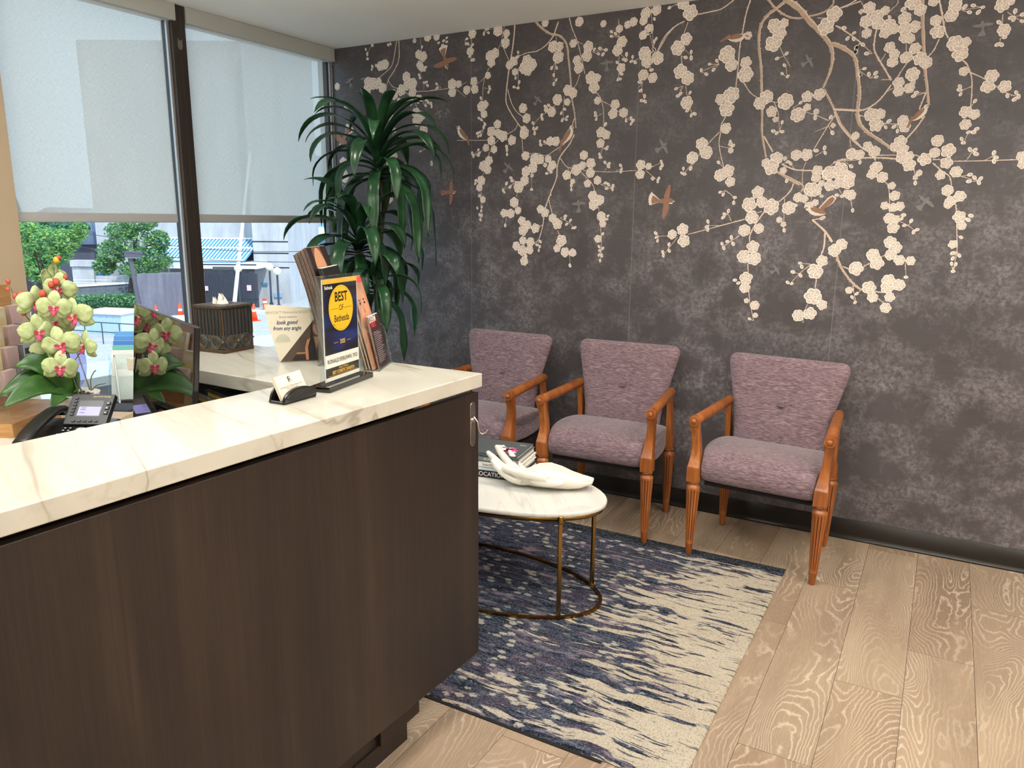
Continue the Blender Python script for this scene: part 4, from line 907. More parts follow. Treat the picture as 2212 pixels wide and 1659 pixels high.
for th, cover, title, tc, lab, dx, ts in ((.030, '#161514', 'LOCATION', '#D8D4CC', 'black hardcover book at the bottom of the stack on coffee table', 0, .026), (.014, '#C9D3DA', '', '#555555', 'pale blue thin book second from the bottom of the stack', -.01, .01),
                                      (.024, '#ECE9E2', 'beautifully', '#6A655F', 'white hardcover book in the middle of the stack behind the hand bowl', -.004, .017), (.022, '#6E7374', 'MUSES', '#C9C9C6', 'grey hardcover book second from the top of the stack', -.012, .014), (.012, '#4C5152', '', '#D8D4CC', 'charcoal book with pink flower cover on top of the stack', -.018, .01)):
    book(bxr - .28 + dx, bxr - .01 + dx, byf + .035, byf + .245, z, th, cover, title, tc, lab, math.radians(9), ts, cover_art if 'pink' in lab else None); z += th + .0004
# ================================================================== THINGS ON THE COUNTER
def thin_clear(name, tint=(.96, .98, .98, 1), ior=1.4, haze=0.0):
    m = bpy.data.materials.new(name); m.use_nodes = True; k = NT(m); k.n.remove(k.b)
    t = k.n.new('ShaderNodeBsdfTransparent'); t.inputs[0].default_value = tint
    g = k.n.new('ShaderNodeBsdfGlossy'); g.inputs['Roughness'].default_value = .03
    lw = k.n.new('ShaderNodeLayerWeight'); lw.inputs[0].default_value = .5; f = k.math('MULTIPLY_ADD', k.math('POWER', lw.outputs['Facing'], 5.0), .8, .035); x = k.n.new('ShaderNodeMixShader')
    k.t.links.new(f, x.inputs[0]); k.t.links.new(t.outputs[0], x.inputs[1]); k.t.links.new(g.outputs[0], x.inputs[2]); out = x.outputs[0]
    if haze:
        d = k.n.new('ShaderNodeBsdfTranslucent'); d.inputs[0].default_value = (.85, .9, .92, 1); y = k.n.new('ShaderNodeMixShader'); y.inputs[0].default_value = haze
        k.t.links.new(out, y.inputs[1]); k.t.links.new(d.outputs[0], y.inputs[2]); out = y.outputs[0]
    k.t.links.new(out, k.n['Material Output'].inputs[0]); return m
m_acr = thin_clear('clear_acrylic_sheet'); m_acr_edge = thin_clear('acrylic_edge', (.9, .95, .95, 1), 1.5, .10)
def TX(x, y, z): return Matrix.Translation((x, y, z)) @ Matrix.Rotation(PI / 2, 4, 'X')
def ink(c, r=.5): return mat('print_' + c, c, r)
def flat(b, pts, y, m, M=None):
    """polygon given as (x, z) facing -y"""
    a = sum(p[0] * q[1] - q[0] * p[1] for p, q in zip(pts, pts[1:] + pts[:1]))
    if a < 0: pts = pts[::-1]
    b.add([(p[0], y, p[1]) for p in pts], [tuple(range(len(pts)))], m, False, M)
def oval(b, cx, cz, rx, rz, y, m, a0=0, a1=360, n=40, M=None):
    flat(b, [(cx + rx * math.cos(math.radians(lerp(a0, a1, i / n))), cz + rz * math.sin(math.radians(lerp(a0, a1, i / n)))) for i in range(n if a1 - a0 >= 360 else n + 1)], y, m, M)
def portrait(b, cx, cz, s, y, skin, hair, M=None, laugh=False):
    """a plain printed head: hair, face, brows, eyes, nose, mouth"""
    oval(b, cx, cz + .10 * s, .62 * s, .72 * s, y, ink(hair), M=M); oval(b, cx + .05 * s, cz, .44 * s, .58 * s, y - .00012, ink(skin), M=M)
    for sx in (-1, 1):
        flat(b, [(cx + .05 * s + sx * .08 * s, cz + .17 * s), (cx + .05 * s + sx * .28 * s, cz + .20 * s), (cx + .05 * s + sx * .28 * s, cz + .16 * s), (cx + .05 * s + sx * .08 * s, cz + .13 * s)], y - .0002, ink('#2A1A14'), M)
        oval(b, cx + .05 * s + sx * .19 * s, cz + .07 * s, .075 * s, .035 * s, y - .0002, ink('#30201A'), n=12, M=M)
    flat(b, [(cx + .03 * s, cz + .05 * s), (cx + .10 * s, cz - .13 * s), (cx - .01 * s, cz - .13 * s)], y - .0002, ink('#A8714F'), M)
    if laugh: oval(b, cx + .05 * s, cz - .29 * s, .17 * s, .11 * s, y - .0002, ink('#7A1E1E'), n=16, M=M); oval(b, cx + .05 * s, cz - .26 * s, .13 * s, .05 * s, y - .00026, ink('#EFE9E2'), n=16, M=M)
    else: oval(b, cx + .05 * s, cz - .28 * s, .13 * s, .05 * s, y - .0002, ink('#9C3F3A'), n=16, M=M)
CT = 1.0702
# ---- award sign in a clear block
GOLD = '#E9B51C'; NAVY = '#0C1534'
def navy_paper():
    m = mat('navy_poster_paper', NAVY, .35); k = NT(m); o = k.coord('Object')
    g = k.noise(k.mapping(o, (3, 3, 9)), 2.2, 2, .5); k.link(k.ramp(g, [(.45, '#0A0B16'), (.62, '#12275E')]), 'Base Color'); return m
m_navy = navy_paper()
def award_poster(b, W, H, y, full=True):
    """poster of width W, height H with its lower left corner at 0,0"""
    s = W / .17; zz = lambda v: v * H / .26
    flat(b, [(0, 0), (W, 0), (W, H), (0, H)], y, m_paper); y -= .0003
    flat(b, [(.003 * s, zz(.010)), (W - .002 * s, zz(.010)), (W - .002 * s, H), (.003 * s, H)], y, m_navy); y -= .0003
    flat(b, [(0.003 * s, H - zz(.012)), (W, H - zz(.012)), (W, H), (0.003 * s, H)], y, ink('#D9A93A'))
    flat(b, [(.003 * s, zz(.034)), (W - .002 * s, zz(.034)), (W - .002 * s, zz(.068)), (.003 * s, zz(.068))], y, m_paper)
    flat(b, [(.003 * s, zz(.010)), (W - .002 * s, zz(.010)), (W - .002 * s, zz(.034)), (.003 * s, zz(.034))], y, ink('#14110F')); y -= .0003
    cx_, cz_, R = W * .51, zz(.183), .0595 * s
    oval(b, cx_, cz_, R, R, y, ink(GOLD), n=64); oval(b, cx_, cz_, R * .94, R * .94, y - .0002, ink('#5C4308'), n=64); oval(b, cx_, cz_, R * .93, R * .93, y - .0003, ink(GOLD), n=64); y -= .0006
    bk = ink('#14110F')
    b.text('BEST', .034 * s, bk, TX(cx_, y, cz_ + .029 * s), bold=.025, sx=.86); b.text('OF', .0215 * s, bk, TX(cx_, y, cz_ + .0005 * s), sx=.8)
    b.text('Bethesda', .0255 * s, bk, TX(cx_, y, cz_ - .0265 * s), bold=.012, sx=.78)
    flat(b, [(cx_ - R * .88, cz_ - .0006), (cx_ - .016 * s, cz_ - .0006), (cx_ - .016 * s, cz_ + .0002), (cx_ - R * .88, cz_ + .0002)], y, bk); flat(b, [(cx_ + .016 * s, cz_ - .0006), (cx_ + R * .88, cz_ - .0006), (cx_ + R * .88, cz_ + .0002), (cx_ + .016 * s, cz_ + .0002)], y, bk)
    flat(b, [(cx_ - .041 * s, cz_ - .042 * s), (cx_ - .034 * s, cz_ - .042 * s), (cx_ - .034 * s, cz_ - .0405 * s), (cx_ - .041 * s, cz_ - .0405 * s)], y, bk)
    if full:
        gd = ink('#D9A93A'); wh = ink('#EDEBE6')
        b.text('Bethesda', .0125 * s, wh, TX(W * .17, y, H - zz(.0215)), bold=.02, sx=.8); b.text('2025', .0155 * s, gd, TX(cx_, y, zz(.096)), bold=.015, sx=.85)
        for a, c in ((.045, .066), (.108, .129)): flat(b, [(a * s, zz(.0955)), (c * s, zz(.0955)), (c * s, zz(.0965)), (a * s, zz(.0965))], y, gd)
        b.text('RONALD PERLMAN, M.D.', .0158 * s, ink('#2A2622'), TX(W * .51, y, zz(.050)), sx=.86)
        b.text('Award Winner', .0092 * s, gd, TX(W * .51, y, zz(.0295)), bold=.01, shear=.25, sx=.85); b.text('BEST COSMETIC SURGEON', .0118 * s, gd, TX(W * .51, y, zz(.0195)), bold=.03, sx=.76)
        flat(b, [(.014 * s, zz(.0125)), (W - .014 * s, zz(.0125)), (W - .014 * s, zz(.0133)), (.014 * s, zz(.0133))], y, gd)
A = on_z(713, 850, CT)
sg = empty('award_sign', A, math.atan2(.983, -.186), 'clear acrylic award sign with navy poster and yellow circle on countertop corner', 'sign')
b = MB(); b.box((0, 0, 0), (.222, .060, .0145)); bevel(b.build('base', mat('black_gloss_base', '#0B0B0C', .08, coat=.5), sg), .0012)
b = MB(); b.box((.018, .018, .0147), (.200, .040, .290)); o = b.build('acrylic_block', m_acr, sg); o.data.materials.append(m_acr_edge)
for p in o.data.polygons:
    if abs(p.normal.y) < .5: p.material_index = 1
b = MB(); b.M = Matrix.Translation((.024, .027, .020)); award_poster(b, .170, .262, 0.0); b.box((0, .0006, 0), (.17, .0012, .262), m_paper); b.build('poster', None, sg)

# ---- business cards
A = on_z(615, 876, CT)
hd = empty('business_card_holder', A, math.radians(91), 'black half-moon business card holder on the countertop', 'card holder')
b = MB(); RX = Matrix.Rotation(PI / 2, 4, 'X')
def halfmoon(w, h, n=22, z0=.0): return [(w / 2 - w / 2 * math.cos(PI * i / n), z0 + h * math.sin(PI * i / n) ** .8) for i in range(n + 1)]
bb_ = MB(); hm = halfmoon(.108, .036); 
bb_.loft([[(x, .002 - (.004 if z > .001 else 0), z) for x, z in hm], [(x, .009, z) for x, z in hm]]); bevel(bmfix(bb_.build('front_lip', mat('black_satin_plastic', '#0E0E0E', .22), hd)), .0022, 3)
bb_ = MB(); hm = halfmoon(.108, .044); bb_.loft([[(x, .044, z) for x, z in hm], [(x, .051, z) for x, z in hm]]); bevel(bmfix(bb_.build('back_lip', MATS['black_satin_plastic'], hd)), .0022, 3)
bb_ = MB(); bb_.box((.0, .0, 0), (.108, .053, .007)); bevel(bb_.build('tray', MATS['black_satin_plastic'], hd), .003, 3)
cards = empty('business_card_stack', A, math.radians(91), 'stack of cream business cards leaning in the black half-moon holder', 'business cards')
b = MB(); b.M = Matrix.Translation((.008, .013, .009)) @ Matrix.Rotation(math.radians(-24), 4, 'X') @ Matrix.Rotation(math.radians(-3), 4, 'Y')
mc = mat('cream_card_stock', '#E2D5BC', .6); b.box((0, 0, 0), (.089, .009, .058), mc)
for i in range(9): b.box((-.0002, .001 * i + .0007, 0), (.0892, .001 * i + .0009, .0582), mat('card_edge_shadow', '#B9AA90', .7))
bn = ink('#3B2A22'); b.text('R', .020, bn, TX(.046, -.0004, .044), sx=.8, shear=-.1); b.text('l', .020, bn, TX(.0405, -.0004, .043)); b.text('RONALD S. PERLMAN, M.D.', .0062, bn, TX(.045, -.0004, .0275)); b.text('COSMETIC PLASTIC SURGERY', .0032, bn, TX(.045, -.0004, .0225)); b.text('BETHESDA', .0036, bn, TX(.045, -.0004, .013))
b.build('cards', None, cards)

# ---- tissue box cover
def pewter():
    m = mat('aged_bronze_resin', '#4A4238', .42, metal=.35); k = NT(m); o = k.coord('Object')
    n = k.noise(o, 60, 4, .6); k.link(k.ramp(n, [(.3, '#24221F'), (.5, '#413B33'), (.7, '#655543')]), 'Base Color'); k.bump(n, .2, .001); return m
m_pew = pewter(); m_rib = mat('dark_pewter_ribs', '#3F3D3A', .38, metal=.4); m_cop = mat('copper_highlight', '#5C4834', .4, metal=.5); m_bl = mat('blue_grey_scroll', '#4A5052', .45, metal=.3)
A = on_z(484, 765, CT); tbx = empty('tissue_box_cover', A + Vector((-.066, .062, 0)), math.radians(3), 'square bronze tissue box cover with ribbed sides and scroll band', 'tissue box')
W_ = .0615; b = MB(); b.box((-W_, -W_, 0), (W_, W_, .148), m_rib)
b.box((-W_ - .003, -W_ - .003, 0), (W_ + .003, W_ + .003, .011), m_cop); b.box((-W_ - .002, -W_ - .002, .011), (W_ + .002, W_ + .002, .058), m_pew)
for q in range(4):
    M_ = Matrix.Rotation(q * PI / 2, 4, 'Z'); b.M = M_
    for i in range(8):
        x = -W_ + .008 + i * (2 * W_ - .016) / 7; b.cyl((x, -W_ - .001, .058), (x, -W_ - .001, .140), .0042, m_rib, 8)
    b.box((-W_ - .003, -W_ - .003, .056), (-W_ + .001, -W_ + .001, .142), m_cop)
    for i in range(2):
        cx_ = -.031 + i * .060; cz_ = .035
        for R_, r_, mm in ((.0205, .0022, m_bl), (.0150, .0016, m_bl), (.0125, .0009, m_cop)):
            n_ = 28; rings = [[(cx_ + (R_ + r_ * math.cos(2 * PI * k2 / 6)) * math.cos(2 * PI * j / n_), -W_ - .003 - r_ * math.sin(2 * PI * k2 / 6), cz_ + (R_ + r_ * math.cos(2 * PI * k2 / 6)) * math.sin(2 * PI * j / n_)) for k2 in range(6)] for j in range(n_)]
            b.loft(rings, mm, caps=False, loop=True)
        for j in range(8): a = 2 * PI * j / 8; b.sphere((cx_ + .0062 * math.cos(a), -W_ - .003, cz_ + .0062 * math.sin(a)), (.0026, .0016, .0026), m_cop, 8, 6)
        b.sphere((cx_, -W_ - .003, cz_), (.002, .002, .002), m_cop, 8, 6)
        sx_ = cx_ + .030
        b.tube(smooth_path([(cx_ + .020, -W_ - .003, cz_ - .010), (sx_ - .006, -W_ - .004, cz_ + .004), (sx_, -W_ - .004, cz_ + .010), (sx_ + .006, -W_ - .004, cz_ + .003)], 4), .0018, m_bl, 6)
        if i == 0 or q % 2 == 0: b.sphere((sx_, -W_ - .003, cz_ + .002), (.0032, .002, .0032), ink('#B58B2C' if (q + i) % 2 else '#4F7A4C'), 8, 6)
    for j in range(14): b.sphere((-W_ + .005 + j * .0087, -W_ - .004, .0055), (.0018, .0012, .0018), m_pew, 6, 4)
b.M = Matrix.Identity(4); bevel(b.build('body', None, tbx), .0006)
b = MB(); z0 = .146; w2 = W_ + .005
for q in range(4):
    M_ = Matrix.Rotation(q * PI / 2, 4, 'Z')
    b.add([(-w2, -w2, z0), (w2, -w2, z0), (w2, -w2, z0 + .008), (-w2, -w2, z0 + .008), (-.026, -.026, z0 + .010), (.026, -.026, z0 + .010), (.026, -.026, z0), (-.026, -.026, z0)], [(0, 1, 2, 3), (3, 2, 5, 4), (4, 5, 6, 7), (7, 6, 1, 0)], m_pew, False, M_)
    for j in range(20): b.sphere((-w2 + .004 + j * .0066, -w2 - .0003, z0 + .004), (.0022, .001, .0022), m_cop, 6, 4, M_)
bmfix(b.build('lid', None, tbx))
ts = MB(); 
def tissue(u, v):
    a = u * 2 * PI; r = .020 * (1 - v) + .003 + .006 * math.sin(3 * a + v * 4) * v; return (r * math.cos(a) * 1.3, r * math.sin(a) * .45 + .004 * v, .125 + v * .052 + .012 * v * math.sin(2 * a + 1))
ts.grid(tissue, 28, 10); ts.grid(lambda u, v: (lambda q_: (q_[0] * .7 - .022, q_[1] * .8 - .004, q_[2] - .012))(tissue(u + .3, v)), 28, 10); o = ts.build('tissue', mat('white_tissue', '#E4DFD4', .9), loc=tbx.location, rot=(0, 0, math.radians(25))); tag(o, 'white tissue poking out of the bronze tissue box cover', 'tissue')

# ---- triangular card holder
A = on_z(605, 783, CT); tc = empty('leaflet_display', A + Vector((0, 0, .001)), math.atan2(.74, .673), 'cream triangular leaflet display with printed laughing woman beside bronze tissue box', 'display card')
b = MB(); mcr = mat('cream_display_card', '#DDD3BC', .5)
out = [(0, 0), (.138, 0), (.162, .156), (.0, .174), (-.037, .178), (-.034, .150), (-.026, .105), (-.014, .055)]
n_ = len(out); dep = .03
b.add([(x, 0, z) for x, z in out] + [(x * .98 + .001, dep, z * .985) for x, z in out], [tuple(range(n_)), tuple(reversed(range(n_, 2 * n_)))] + [(i, i + n_, (i + 1) % n_ + n_, (i + 1) % n_) for i in range(n_)], mcr)
ph = [(.001, .0008), (.1365, .0008), (.160, .154), (.1285, .1555)]
flat(b, ph, -.0004, ink('#4A3B30'))
flat(b, [(.035, .003), (.130, .003), (.134, .020), (.047, .020)], -.0006, ink('#2A1C14')); flat(b, [(.049, .024), (.075, .024), (.078, .027), (.051, .027)], -.0007, ink('#B98C4A'))
for x in (.062, .067, .072, .077): flat(b, [(x, .03), (x + .0012, .03), (x + .0026, .075), (x + .0014, .075)], -.0007, ink('#221915'))
flat(b, [(.095, .045), (.093, .075), (.098, .12), (.118, .138), (.136, .13), (.142, .10), (.132, .05)], -.0007, ink('#241713'))
flat(b, [(.078, .004), (.076, .04), (.083, .066), (.100, .075), (.132, .075), (.146, .06), (.142, .004)], -.0009, ink('#A9714F'))
flat(b, [(.086, .004), (.085, .045), (.094, .074), (.103, .075), (.110, .035), (.122, .075), (.130, .072), (.136, .045), (.136, .004)], -.0011, ink('#1B1614'))
portrait(b, .115, .100, .034, -.0012, '#B97F5B', '#221511', laugh=True)
dk = ink('#33405E'); gy = ink('#8E8A84')
b.text('MENTOR\u2122 MemoryGel BOOST\u2122', .0110, gy, TX(.033, -.0005, .152), shear=.2, sx=.84); b.text('Breast Implants', .0098, gy, TX(.030, -.0005, .1385), shear=.2, sx=.85)
b.text('look good', .0175, dk, TX(.026, -.0005, .1215), bold=.02, shear=.3, sx=.85); b.text('from any angle', .0165, dk, TX(.026, -.0005, .1035), bold=.02, shear=.3, sx=.84)
bmo = b.build('card', None, tc)
b = MB(); arc = [(.012 + .022 * math.cos(t), .062 + .024 * math.sin(t)) for t in [PI * i / 20 for i in range(21)]]
b.prism([(x, z) for x, z in arc], 0, .002, M=Matrix.Translation((0, -.001, 0)) @ RX); bmfix(b.build('clear_pocket', m_acr, tc))

# ---- leaning magazine and brochure holders
def holder(name, A, rz, W, depth, hp, lean, label, h_front, cat='brochure holder'):
    R = empty(name, A, rz, label, cat); b = MB(); T = .003; ml = math.tan(math.radians(lean))
    def plate(y, z1, w0=0, w1=W): b.loft([[(w0, y + z * ml, z), (w1, y + z * ml, z), (w1, y + T + z * ml, z), (w0, y + T + z * ml, z)] for z in (0, z1)], smooth=False)
    plate(0, h_front); plate(depth, hp)
    for x in (0, W - T): b.loft([[(x, 0 + z * ml, z), (x + T, 0 + z * ml, z), (x + T, depth + z * ml - dd_, z), (x, depth + z * ml - dd_, z)] for z, dd_ in ((0, 0), (h_front, 0), (hp, depth - .004))], smooth=False)
    b.box((0, 0, 0), (W, depth, T)); bmfix(b.build('clear_body', m_acr, R))
    e = MB()
    for x in (0, W): e.tube([(x, 0, .002), (x, h_front * ml, h_front), (x, hp * ml + depth, hp)], .0016, None, 6)
    e.tube([(0, h_front * ml, h_front), (W, h_front * ml, h_front)], .0014, None, 6); e.tube([(0, hp * ml + depth, hp), (W, hp * ml + depth, hp)], .0014, None, 6)
    e.tube([(0, 0, .0016), (W, 0, .0016), (W, depth, .0016), (0, depth, .0016), (0, 0, .0016)], .0016, None, 6); e.build('polished_edge', m_acr_edge, R)
    return R
def leaflet(R, name, x0, W, y, th, z0, H, lean, curve, label, group, art, edge='#2A2320', cat='magazine'):
    """single leaflet leaning back (bowing by curve) in the frame of R"""
    S = empty(name, R.location, R.rotation_euler.z, label, cat, group); b = MB(); ml = math.tan(math.radians(lean)); N = 10
    f = lambda v: (y + (z0 + v * H) * ml + curve * v * v, z0 + v * H)
    rows = [f(i / N) for i in range(N + 1)]; me_ = mat('paper_edge_' + edge, edge, .6)
    for s_, yy in ((0, 0), (1, th)):
        vs = [(x, r[0] + yy, r[1]) for r in rows for x in (x0, x0 + W)]; fs = [(2 * i, 2 * i + 1, 2 * i + 3, 2 * i + 2) for i in range(N)]
        if s_: fs = [tuple(reversed(q)) for q in fs]
        b.add(vs, fs, me_ if s_ else m_paper, True)
    for x, fl in ((x0, 0), (x0 + W, 1)):
        vs = [(x, r[0] + yy, r[1]) for r in rows for yy in (0, th)]; fs = [(2 * i, 2 * i + 2, 2 * i + 3, 2 * i + 1) for i in range(N)]
        if fl: fs = [tuple(reversed(q)) for q in fs]
        b.add(vs, fs, me_)
    b.add([(x0, rows[-1][0], rows[-1][1]), (x0 + W, rows[-1][0], rows[-1][1]), (x0 + W, rows[-1][0] + th, rows[-1][1]), (x0, rows[-1][0] + th, rows[-1][1])], [(0, 1, 2, 3)], m_paper)
    if art:
        t_ = MB(); art(t_)      # art drawn on x 0..1, z 0..1 facing -y, cut into strips, then wrapped on the sheet
        me2 = bpy.data.meshes.new('art'); me2.from_pydata(t_.v, [], t_.f); me2.polygons.foreach_set('material_index', t_.mi)
        q_ = bmesh.new(); q_.from_mesh(me2)
        for i in range(1, N): bmesh.ops.bisect_plane(q_, geom=q_.verts[:] + q_.edges[:] + q_.faces[:], plane_co=(0, 0, i / N), plane_no=(0, 0, 1))
        q_.verts.index_update()
        for fc in q_.faces: b.add([(x0 + v.co.x * W, f(max(0, min(1, v.co.z)))[0] + v.co.y * .02 - .0003, f(max(0, min(1, v.co.z)))[1]) for v in fc.verts], [tuple(range(len(fc.verts)))], t_.mats[fc.material_index])
        q_.free(); bpy.data.meshes.remove(me2)
    b.build('pages', None, S); return S
# holder at the right with the brochures leaning in it
A = on_z(820, 803, CT); h1 = holder('brochure_holder', A, math.radians(115), .150, .050, .165, 11, 'clear brochure holder right of the award sign on the countertop end', .110)
def art_skin(b):
    flat(b, [(0, 0), (1, 0), (1, 1), (0, 1)], -.01, ink('#B77E60')); flat(b, [(0, .93), (1, .93), (1, 1), (0, 1)], -.02, ink('#D8382E')); flat(b, [(.08, .955), (.6, .955), (.6, .97), (.08, .97)], -.03, ink('#F0D8D0'))
    flat(b, [(0, .93), (.35, .93), (.16, .6), (0, .5)], -.02, ink('#54352B')); oval(b, .52, .66, .36, .22, -.03, ink('#C98F6E'))
    for x in (.38, .70): oval(b, x, .71, .07, .014, -.04, ink('#3A2018'), n=12); oval(b, x, .745, .09, .008, -.04, ink('#4A2C20'), n=12)
    flat(b, [(.54, .70), (.61, .60), (.49, .60)], -.04, ink('#A66B4C')); oval(b, .54, .54, .11, .016, -.04, ink('#9E3B36'), n=12)
def art_maroon(b):
    flat(b, [(0, 0), (1, 0), (1, 1), (0, 1)], -.01, ink('#3D1B22')); b.text('DERM', .16, ink('#E8E2DE'), TX(.34, -.02, .93), bold=.02, sx=1.6); b.text('NET', .15, ink('#D8382E'), TX(.34, -.02, .83), bold=.02, sx=1.8)
    for i in range(16): w = .55 + .3 * ((i * 7) % 5) / 5; flat(b, [(.10, .10 + i * .038), (.10 + w, .10 + i * .038), (.10 + w, .112 + i * .038), (.10, .112 + i * .038)], -.02, ink('#C9BDB8'))
    flat(b, [(.62, .45), (.9, .45), (.9, .66), (.62, .66)], -.02, ink('#6A3A44'))
for i in range(6):
    leaflet(h1, 'magazine', .004 + .001 * i, .136, .018 + .0048 * i, .0035, .004, .262 - .002 * i, 13, .010 + .002 * i, 'beauty magazine with red masthead bar leaning in the right brochure holder, front copy' if i == 0 else 'beauty magazine tucked in the right brochure holder, %s from the front' % ['', 'second', 'third', 'fourth', 'fifth', 'rearmost and sixth'][i], 'magazines in the right brochure holder' , art_skin if i == 0 else None, '#1E1A18' if i % 2 else '#B98A70')
leaflet(h1, 'brochure', .030, .108, .006, .006, .004, .150, 11, .002, 'short maroon brochure with white text at the front of right holder', None, art_maroon, '#8A5A48', 'brochure')
# tall holder behind the award sign
A = on_z(742, 792, CT); h2 = holder('magazine_holder', A, math.radians(118), .215, .075, .26, 6, 'tall clear magazine holder standing behind the award sign', .20, 'magazine holder')
def art_face(b):
    flat(b, [(0, 0), (1, 0), (1, 1), (0, 1)], -.01, ink('#2A1A16')); flat(b, [(.12, 0), (.88, 0), (.86, 1), (.14, 1)], -.014, ink('#6B4436')); oval(b, .46, .70, .30, .29, -.02, ink('#C08A68')); flat(b, [(.0, .4), (.2, .5), (.22, 1), (0, 1)], -.025, ink('#1C110E')); flat(b, [(.75, .4), (1, .4), (1, 1), (.66, 1), (.8, .8)], -.025, ink('#1C110E'))
    for x in (.34, .60): oval(b, x, .755, .09, .012, -.03, ink('#2A1712'), n=12); oval(b, x, .72, .065, .012, -.03, ink('#33201A'), n=12)
    flat(b, [(.48, .70), (.54, .60), (.42, .60)], -.03, ink('#A8714F')); oval(b, .47, .53, .11, .02, -.03, ink('#9A3E38'), n=12)
for i in range(8):
    leaflet(h2, 'magazine', .006, .205, .022 + .0052 * i, .0040, .004, .345 - .003 * i, 6, .040, 'magazine with a dark-haired woman on the cover at the front of tall clear holder' if i == 0 else 'thin magazine fanned in the tall clear holder, %s from the front' % ['', 'second', 'third', 'fourth', 'fifth', 'sixth', 'seventh', 'rearmost and eighth'][i], 'magazines in the tall clear holder', art_face if i == 0 else None, ['#4B2E22', '#20140F', '#5E3A2B', '#2A1D17'][i % 4])
def art_black(b):
    flat(b, [(0, 0), (1, 0), (1, 1), (0, 1)], -.01, ink('#0C0C0E')); b.text('LOVE', .09, ink('#D9D4CC'), TX(.30, -.02, .72), sx=1.3); b.text('LASHES', .05, ink('#D9D4CC'), TX(.30, -.02, .64), sx=1.3); flat(b, [(.52, .66), (.98, .66), (.98, .78), (.52, .78)], -.02, ink('#CDBFC4'))
leaflet(h2, 'booklet', .015, .190, .006, .012, .004, .285, 6, .020, 'black booklet with small white lettering standing behind the award sign', None, art_black, '#0C0C0E', 'booklet')
# award plaques and a black case under the return of the countertop
for i, (px_, py_, dz) in enumerate(((403, 808, 0), (440, 812, 0))):
    q = on_y(px_, 860, 1.40 + .035 * i); pl = empty('award_plaque', (q.x, 1.405 + .035 * i, .7505), math.radians(-18), 'clear award plaque with yellow circle standing below the countertop, ' + ('front one of two' if i == 0 else 'rear one of two'), 'plaque')
    b = MB(); b.box((0, 0, .012), (.175, .016, .262)); o = b.build('acrylic_block', m_acr, pl); o.data.materials.append(m_acr_edge)
    for p in o.data.polygons:
        if abs(p.normal.y) < .5: p.material_index = 1
    b = MB(); b.M = Matrix.Translation((.008, .006, .016)); award_poster(b, .158, .24, 0, False); b.build('poster', None, pl); b = MB(); b.box((-.008, -.012, 0), (.183, .028, .012)); b.build('base', m_void, pl)
q = on_y(512, 862, 1.44); cs = empty('black_case', (q.x + .03, 1.475, .7505), math.radians(-4), 'black box with pale round label standing beneath the countertop return', 'box')
b = MB(); b.box((-.17, -.025, 0), (.16, .06, .262)); bevel(b.build('body', mat('matte_black_box', '#08090C', .3), cs), .002); b = MB(); oval(b, .0, .185, .056, .056, -.0256, ink('#A9A9A6')); b.build('round_label', None, cs)

# ================================================================== WORKTOP THINGS
WT = .7502
# monitor
mn = empty('computer_monitor', (-1.872, 1.345, WT), math.atan2(-.252, .599), 'large glossy black computer monitor seen edge-on behind the front countertop', 'monitor')
TL_ = Matrix.Translation((0, 0, .115)) @ Matrix.Rotation(math.radians(-5.5), 4, 'X')
b = MB(); b.M = TL_; b.box((-.325, -.040, 0), (.325, -.026, .375)); bevel(b.build('housing', mat('black_monitor_shell', '#0B0B0D', .25), mn), .003, 3)
b = MB(); b.M = TL_; b.box((-.322, -.0412, .004), (.322, -.0402, .372)); b.build('screen', mat('black_glass_screen', '#050506', .015, spec=.5, ior=1.75), mn)
b = MB(); b.M = TL_; b.loft([[(x * s_, yy, .19 + z * s_) for x, z in ((-.2, -.1), (.2, -.1), (.2, .1), (-.2, .1))] for s_, yy in ((1, -.026), (.6, .012))], smooth=False); b.build('rear_bulge', MATS['black_monitor_shell'], mn)
b = MB(); b.box((-.03, -.012, .006), (.03, .012, .27)); b.build('stand', MATS['black_monitor_shell'], mn); b = MB(); b.box((-.13, -.10, 0), (.13, .08, .008)); bevel(b.build('foot', MATS['black_monitor_shell'], mn), .003)
# phone
ph_o = on_z(139, 916, WT + .074); PH = empty('desk_phone', (ph_o.x, ph_o.y, WT), math.radians(29), 'black office desk phone with lit screen in front of the orchid pot', 'phone')
m_ph = mat('black_phone_plastic', '#131313', .3); m_key = mat('dark_phone_key', '#1E1E1F', .35); m_kw = mat('white_phone_key', '#C9C9C6', .4)
# local: x to the right of the key area's left edge, y backwards
b = MB(); b.loft([[(-.082, y, 0), (.150, y, 0), (.150, y, z), (-.082, y, z)] for y, z in ((-.145, .018), (-.13, .026), (.0, .068), (.07, .076), (.10, .06))], smooth=False); bevel(bmfix(b.build('body', m_ph, PH)), .004, 3)
TK = Matrix.Translation((0, -.005, .074)) @ Matrix.Rotation(math.radians(47), 4, 'X')   # tilted head
b = MB(); b.M = TK; b.box((-.004, 0, -.020), (.142, .118, 0)); bevel(b.build('display_head', m_ph, PH), .003, 3)
b = MB(); b.M = TK; b.add([(.030, .030, .0008), (.112, .030, .0008), (.112, .092, .0008), (.030, .092, .0008)], [(0, 1, 2, 3)], mat('phone_screen_frame', '#4A4744', .15)); b.add([(.034, .034, .0012), (.108, .034, .0012), (.108, .068, .0012), (.034, .068, .0012)], [(0, 1, 2, 3)], mat('phone_screen_lit', '#8E8CC8', .2, emit='#8583C4', estr=.55))
for yy in (.044, .055, .062): b.add([(.040, yy, .0016), (.058, yy, .0016), (.058, yy + .0022, .0016), (.040, yy + .0022, .0016)], [(0, 1, 2, 3)], ink('#4B4A86'))
